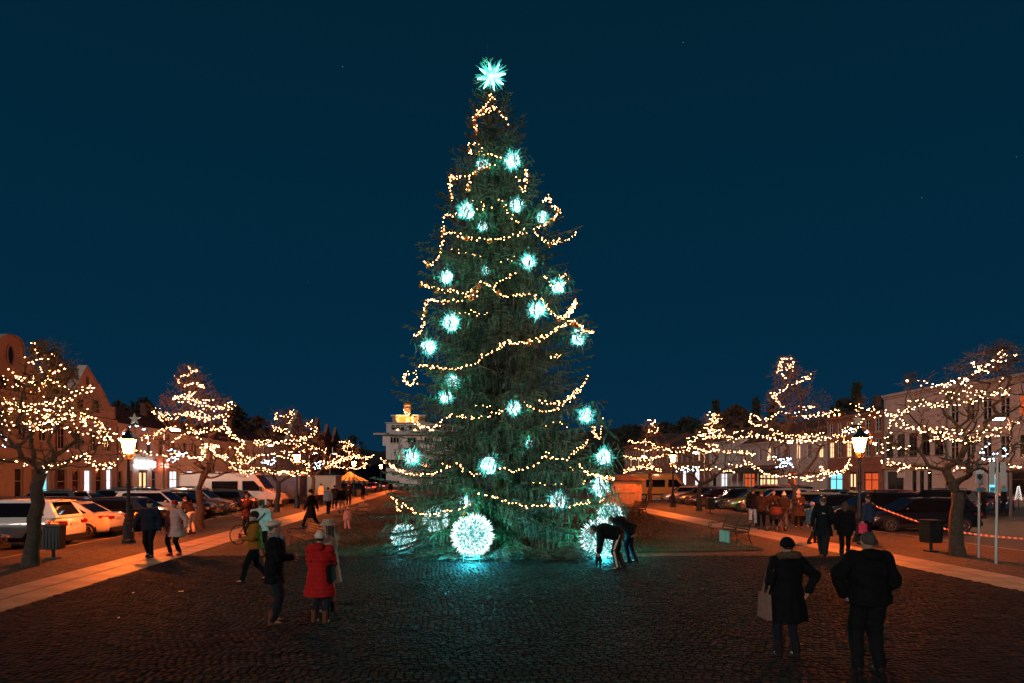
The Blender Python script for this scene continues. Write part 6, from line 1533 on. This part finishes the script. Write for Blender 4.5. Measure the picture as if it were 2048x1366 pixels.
            if k == 'cup': hh_ = hd[ex[2]]; m.lathe([(.03, -.03), (.038, .07)], 10, 0, hh_ + Vector((0, .05, .03))); m.build('cup', mt, r); continue
            if k == 'stripe':
                for i in (0, 1):
                    for a_, b_ in ((hp[i], kn[i]), (kn[i], ft[i])): sg = -1 if i == 0 else 1; m.bar(a_ + Vector((sg * .108, 0, 0)), b_ + Vector((sg * .078, 0, .03)), .012, .045)
                m.build('trouser_stripe', mt, r); continue
            if k == 'bagheld': hh_ = hd[ex[2]]; m.box(hh_ + Vector((0, .0, -.26)), (.10, .26, .34), 0, None, .9); m.tube([hh_ + Vector((0, -.07, -.1)), hh_, hh_ + Vector((0, .07, -.1))], .008, 4); m.build('carrier_bag', mt, r)
    return r
def at(px, py): g = G(px, py, .1); return (g.x, g.y)
def FA(px, py, rel):   # heading given relative to the view: 0 = away from camera, pi = towards it, +left turn
    return pi / 2 + rel
K = cloth
black = K('black', (.006, .006, .008)); navy = K('navy', (.012, .016, .03)); red = K('red', (.42, .016, .014)); beige = K('beige', (.42, .32, .23)); cream = K('cream', (.62, .52, .42)); must = K('mustard', (.30, .115, .015)); pink = K('pink', (.50, .30, .27)); brown = K('brown', (.07, .028, .014)); white = K('white', (.60, .56, .53)); jean = K('jean', (.016, .019, .028)); ljean = K('light_jean', (.34, .40, .44)); maroon = K('maroon', (.06, .018, .016)); grey = K('grey', (.20, .20, .21)); bluegrey = K('bluegrey', (.10, .14, .17)); dkbrown = K('dark_brown', (.03, .018, .012))
tan = mat('boot_tan', (.13, .05, .025), .8, spec=.15); fur = mat('fur_brown', (.08, .045, .025), .95, var=.4, scale=30); redshoe = K('redshoe', (.55, .03, .03)); hair_b = mat('hair_brown', (.06, .03, .015), .6); hair_g = mat('hair_grey', (.05, .042, .035), .8); orangebag = K('orange_bag', (.32, .10, .03)); totep = K('tote_pink', (.22, .13, .11))
# near right couple, backs to the camera
person('stout man in bulky black jacket seen from behind at lower right', at(1737, 1347), 1.75, FA(0, 0, -.05), black, 'jacket', K('trouser_black', (.009, .009, .011)), arms=('hip', 'pocket'), bulk=1.30, hair=hair_g, vox=.013, legw=1.28, hem=.86, hat=('bald', None), extras=(('downhood', black),))
person('woman in black knee coat with brown fur hood and pink tote bag, back view', at(1575, 1318), 1.60, FA(0, 0, .05), black, 'knee', K('blue_leggings', (.010, .014, .026)), hat=('beanie', black), arms=('pocket', 'hip'), bulk=1.14, vox=.013, boots=True, extras=(('collar', fur), ('tote', totep, -.34)))
# group of three women at left
person('woman in long red padded coat and cream knitted hat, back view', at(640, 1250), 1.52, FA(0, 0, -.15), red, 'pufferlong', jean, tan, ('beanie', cream), arms=('hold', 'hold'), vox=.013, boots=True, bulk=1.12, hem=.56, extras=(('downhood', red), ('sidebag', black, .24)))
person('woman in black jacket with cream beret and orange brown shoulder bag', at(548, 1251), 1.70, FA(0, 0, -1.25), black, 'jacket', jean, tan, ('beret', cream), hair_b, arms=('hold', 'hold'), vox=.013, boots=True, hem=.72, extras=(('scarf', grey), ('sidebag', orangebag, -.26)))
person('woman in beige coat and beige bucket hat facing left behind the red coat', at(658, 1228), 1.66, FA(0, 0, 1.25), beige, 'knee', jean, tan, ('bucket', beige), hair_b, arms=('mouth', 'forward'), vox=.013, boots=True, extras=('longhair',))
person('person in mustard jacket and dark cap walking left with a drink', at(510, 1166), 1.64, FA(0, 0, 2.1), must, 'jacket', black, None, ('beanie', dkbrown), arms=('hold', 'swing-'), pose='walk', stride=.30, vox=.014, bulk=1.12, legw=1.05, extras=(('cup', red, 0), ('scarf', dkbrown)))
person('person in white jacket with dark shoulder strap, back view behind the mustard jacket', at(521, 1118), 1.72, FA(0, 0, .25), white, 'jacket', black, bulk=1.12, vox=.018, extras=(('strap', black),), arms=('hold', 'down'))
person('grey haired man in maroon jacket beside a bicycle', at(496, 1076), 1.74, FA(0, 0, 2.6), maroon, 'jacket', black, hair=hair_g, vox=.02, arms=('forward', 'down'))
person('walker in long black coat striding left on the left path', at(622, 1058), 1.82, FA(0, 0, 1.5), black, 'knee', black, None, ('beanie', black), pose='walk', stride=.34, arms=('swing+', 'swing-'), vox=.018, hem=.50)
person('person in grey jacket and black trousers walking away by the fourth tree', at(656, 1028), 1.72, FA(0, 0, .0), grey, 'jacket', black, pose='walk', stride=.16, vox=.022, bulk=1.15)
person('person in black jacket and pale trousers walking away towards the stall', at(683, 1026), 1.74, FA(0, 0, -.1), black, 'jacket', cream, pose='walk', stride=.12, phase=-1, vox=.022, bulk=1.12)
person('dark clad person between the grey jacket and the pale trousers', at(669, 1018), 1.72, FA(0, 0, .1), dkbrown, 'jacket', black, vox=.024)
person('tall dark figure in front of the striped stall', at(697, 1010), 1.8, FA(0, 0, 0), black, 'jacket', black, vox=.026)
person('person in pale yellow jacket under the fourth left tree', at(642, 1010), 1.75, FA(0, 0, -.5), K('pale_yellow', (.60, .42, .18)), 'puffer', black, vox=.024, bulk=1.2)
person('dark person standing at the right side of the stall', at(726, 998), 1.7, FA(0, 0, 1), black, 'long', black, vox=.028)
person('small child in pink and white snowsuit walking on the lawn', at(695, 1060), 1.02, FA(0, 0, .6), K('pink_white', (.60, .36, .34)), 'puffer', K('pink_white', (.60, .36, .34)), hat=('pom', pink), pose='walk', stride=.22, vox=.022, bulk=1.2, legw=1.25)
person('man in black padded jacket walking hand in hand towards the camera', at(300, 1116), 1.74, FA(0, 0, 3.3), navy, 'puffer', black, hat=('cap', black), pose='walk', stride=.12, arms=('down', 'out'), vox=.014, bulk=1.18)
person('woman in long pale pink padded coat with red hat and red shoes', at(350, 1112), 1.70, FA(0, 0, 2.95), pink, 'pufferlong', black, redshoe, ('beanie', red), arms=('out', 'down'), pose='walk', stride=.10, phase=-1, vox=.014, bulk=1.12, hem=.62)
person('person in dark top and cream trousers leaning over between the cars', at(383, 1068), 1.66, FA(0, 0, 1.2), dkbrown, 'jacket', cream, lean=.55, arms=('forward', 'forward'), vox=.02, legw=1.15)
# bending pair at the foot of the spruce
person('man in black jacket bending down to a small dog, side striped trousers', at(1238, 1142), 1.78, FA(0, 0, 1.45), black, 'jacket', dkbrown, None, hat=None, pose='bend', lean=1.35, arms=('floor', 'floor'), vox=.014, bulk=1.3, extras=(('stripe', cream),))
person('second person in long black coat stooping behind the bending man', at(1262, 1128), 1.70, FA(0, 0, 1.3), black, 'knee', K('navy_leg', (.02, .035, .06)), pose='bend', lean=.95, arms=('down', 'down'), vox=.018, bulk=1.5)
# group with a pram
grp = [('tall person in black jacket and pale blue jeans, leftmost in the pram group', 1506, 1054, 1.82, black, 'jacket', ljean, None, None, -.3, ('down', 'pocket')),
       ('person in dark brown coat with back to camera in the pram group', 1523, 1060, 1.74, dkbrown, 'jacket', black, None, hair_b, -.2, ('hold', 'hold')),
       ('person in orange brown jacket behind the pram handle', 1547, 1057, 1.76, brown, 'jacket', black, None, None, 2.9, ('forward', 'forward')),
       ('woman in dark jacket with cream pompom hat and fur collar by the pram', 1568, 1061, 1.66, dkbrown, 'jacket', K('patterned_skirt', (.12, .10, .09)), ('pom', cream), None, -.1, ('hold', 'hold')),
       ('woman facing camera in cream hood hat and pale scarf, right of the pram', 1597, 1057, 1.74, K('umber', (.06, .03, .02)), 'knee', black, ('pom', cream), None, 2.9, ('hold', 'mouth'))]
for lab, px, py, h, ct, ty, tr, ht, hr_, an, ar in grp:
    person(lab, at(px, py), h, FA(0, 0, an), ct, ty, tr, tan if px > 1515 else None, ht, hr_, arms=ar, vox=.02, bulk=1.1, extras=(('scarf', cream),) if px == 1597 else ((('collar', fur),) if px == 1568 else ()))
person('child in grey blue jacket and pale pink hat beside the tall walker', at(1624, 1088), 1.50, FA(0, 0, -1.2), bluegrey, 'jacket', maroon, None, ('beanie', pink), pose='walk', vox=.018)
person('tall man in long black coat and wide trousers striding right', at(1646, 1113), 1.82, FA(0, 0, -.55), black, 'knee', K('wide_black', (.014, .013, .015)), pose='walk', stride=.36, arms=('swing-', 'pocket'), vox=.014, hair=hair_b, hem=.60, legw=1.3)
person('woman in black coat with brown hair striding away to the right', at(1690, 1112), 1.66, FA(0, 0, -.5), black, 'jacket', black, None, None, hair_b, pose='walk', stride=.26, phase=-1, vox=.014, hem=.66, bulk=1.1, extras=('longhair',))
person('man in dark blue jacket and cap carrying a bright pink bag by the right lamp', at(1737, 1090), 1.78, FA(0, 0, .5), K('dark_blue', (.02, .035, .07)), 'jacket', black, None, ('cap', black), pose='walk', stride=.2, vox=.016, bulk=1.1, extras=(('bagheld', K('bag_pink', (.7, .05, .12)), 0),))
person('person in cream coat half hidden behind the blue jacket by the tape', at(1750, 1046), 1.72, FA(0, 0, -.5), K('cream_dim', (.26, .20, .13)), 'knee', K('cream_dim', (.26, .20, .13)), vox=.022)
for i, (px, py, lab) in enumerate([(1968, 1036, 'dark figure behind the left sign post at right'), (2008, 1030, 'dark figure right of the taller post at right')]):
    person(lab, at(px, py), 1.75, FA(0, 0, .5), black, 'jacket', black, vox=.026)
person('dark person far off under the farthest lantern', at(781, 985), 1.75, FA(0, 0, 0), black, 'jacket', black, vox=.03)

# dog
dg = thing('dog', 'small black dog standing in front of the bending man', 'dog', (*at(1197, 1138), .1), 1.5)
m = MB(); m.tube([(-.17, 0, .27), (0, 0, .26), (.12, 0, .29), (.17, 0, .31)], [.065, .062, .085, .06], 10); m.capsule((.17, 0, .33), (.23, 0, .43), .05, .042); m.ell((.25, 0, .46), (.06, .045, .05), 10, 8); m.capsule((.28, 0, .45), (.34, 0, .44), .026, .018)
for s in (-1, 1):
    m.capsule((.13, s * .045, .27), (.13, s * .045, .14), .032, .02); m.capsule((.13, s * .045, .14), (.135, s * .045, .02), .018, .016); m.capsule((.135, s * .045, .02), (.16, s * .045, .015), .017, .014)
    m.capsule((-.15, s * .045, .26), (-.11, s * .05, .16), .045, .026); m.capsule((-.11, s * .05, .16), (-.18, s * .05, .10), .022, .016); m.capsule((-.18, s * .05, .10), (-.165, s * .05, .02), .015, .014); m.capsule((-.165, s * .05, .02), (-.135, s * .05, .015), .016, .013)
    m.capsule((.24, s * .035, .50), (.235, s * .05, .56), .016, .006)
m.capsule((-.2, 0, .30), (-.30, 0, .42), .018, .008)
me = remesh(m, .011, 2, lambda co: NP.normal(0, .0025, len(co))); me.materials.append(K('dog_black', (.012, .010, .009))); link('body', me, dg)
m = MB(); m.tube([(.2, .0, .36), (.1, .25, .5), (-.05, .45, .75)], .005, 4); m.build('lead', M_wire, dg)
m = MB(); m.tube([(.18 + .052 * 0, .052 * cos(t), .35 + .052 * sin(t)) for t in [2 * pi * i / 12 for i in range(13)]], .008, 5); m.build('collar', redshoe, dg)

# bicycle beside the maroon jacket and a motorcycle among the cars
def bike(label, pos, ang, R=.34):
    r = thing('bicycle', label, 'bicycle', pos, ang)
    for x in (-.52, .52):
        m = MB(); m.tube([(x + R * cos(t), 0, R + R * sin(t)) for t in [2 * pi * i / 20 for i in range(21)]], .018, 6); w = m.build('wheel', M_tyre, r)
        m = MB()
        for i in range(10): a = 2 * pi * i / 10; m.bar((x, 0, R), (x + R * cos(a), 0, R + R * sin(a)), .004, .004)
        m.tube([(x, -.04, R), (x, .04, R)], .03, 6); m.build('spokes', M_rim, w)
    m = MB(); S_ = Vector((-.15, 0, .85)); H_ = Vector((.36, 0, .92)); B_ = Vector((-.08, 0, .30)); 
    for a, b in ((S_, B_), (B_, H_ - Vector((0, 0, .12))), (S_ - Vector((0, 0, .08)), H_ - Vector((0, 0, .02))), (B_, Vector((-.52, 0, R))), (S_ - Vector((0, 0, .08)), Vector((-.52, 0, R))), (H_, Vector((.52, 0, R)))): m.tube([a, b], .016, 6)
    m.build('frame', M_iron, r)
    m = MB(); m.ell(S_ + Vector((-.02, 0, .05)), (.13, .07, .03), 8, 6); m.build('saddle', M_black, r)
    m = MB(); m.tube([H_ + Vector((-.1, -.28, .1)), H_ + Vector((0, -.1, .12)), H_ + Vector((0, .1, .12)), H_ + Vector((-.1, .28, .1))], .012, 5); m.tube([H_, H_ + Vector((0, 0, .12))], .012, 5); m.build('handlebar', M_rim, r)
    m = MB(); m.tube([B_ + Vector((.0, -.08, -.12)), B_ + Vector((0, -.05, 0)), B_ + Vector((0, .05, 0)), B_ + Vector((0, .08, .12))], .01, 5); m.build('pedals', M_black, r)
bike('bicycle pushed by the maroon jacket man', (*at(503, 1086), .1), 1.0)
bike('bicycle standing in front of the black hatchback at left', (*at(455, 1036), 0.1), .3)
# pram
pr = thing('pram', 'dark pram in the middle of the group on the right path', 'pram', (*at(1553, 1063), .1), .6)
m = MB(); m.lathe([(.1, .5), (.26, .55), (.3, .75), (.28, .8)], 12); m.build('basket', cloth('pram_black', (.015, .015, .017)), pr)
m = MB(); m.ell((-.08, 0, .85), (.26, .28, .24), 12, 8); m.build('hood', cloth('pram_hood', (.10, .03, .02)), pr)
m = MB(); m.tube([(-.3, -.2, .15), (.25, -.2, .65), (.55, -.2, 1.02), (.55, .2, 1.02), (.25, .2, .65), (-.3, .2, .15)], .014, 6); m.tube([(.3, -.2, .15), (-.1, -.2, .6)], .014, 5); m.tube([(.3, .2, .15), (-.1, .2, .6)], .014, 5); m.build('frame', M_rim, pr)
for x in (-.32, .32):
    for y in (-.24, .24):
        m = MB(); m.tube([(x + .14 * cos(t), y, .15 + .14 * sin(t)) for t in [2 * pi * i / 14 for i in range(15)]], .018, 5); w = m.build('wheel', M_tyre, pr); m = MB(); m.tube([(x, y - .02, .15), (x, y + .02, .15)], .05, 8); m.build('hub', M_rim, w)
# bollard with a pale cap by the dark car
bo = thing('bollard', 'pale short bollard beside the hatchback with the red tail light', 'bollard', G(532, 1030, .1))
m = MB(); m.lathe([(.09, 0), (.08, .1), (.06, .12), (.06, .62)], 10); m.build('shaft', M_iron, bo); m = MB(); m.lathe([(.075, .62), (.075, .9), (.04, .96)], 10); m.build('pale_cap', mat('bollard_pale', (.6, .68, .68), .4), bo)
print('objects', len(bpy.data.objects), 'tris', sum(len(o.data.polygons) for o in bpy.data.objects if o.type == 'MESH'))
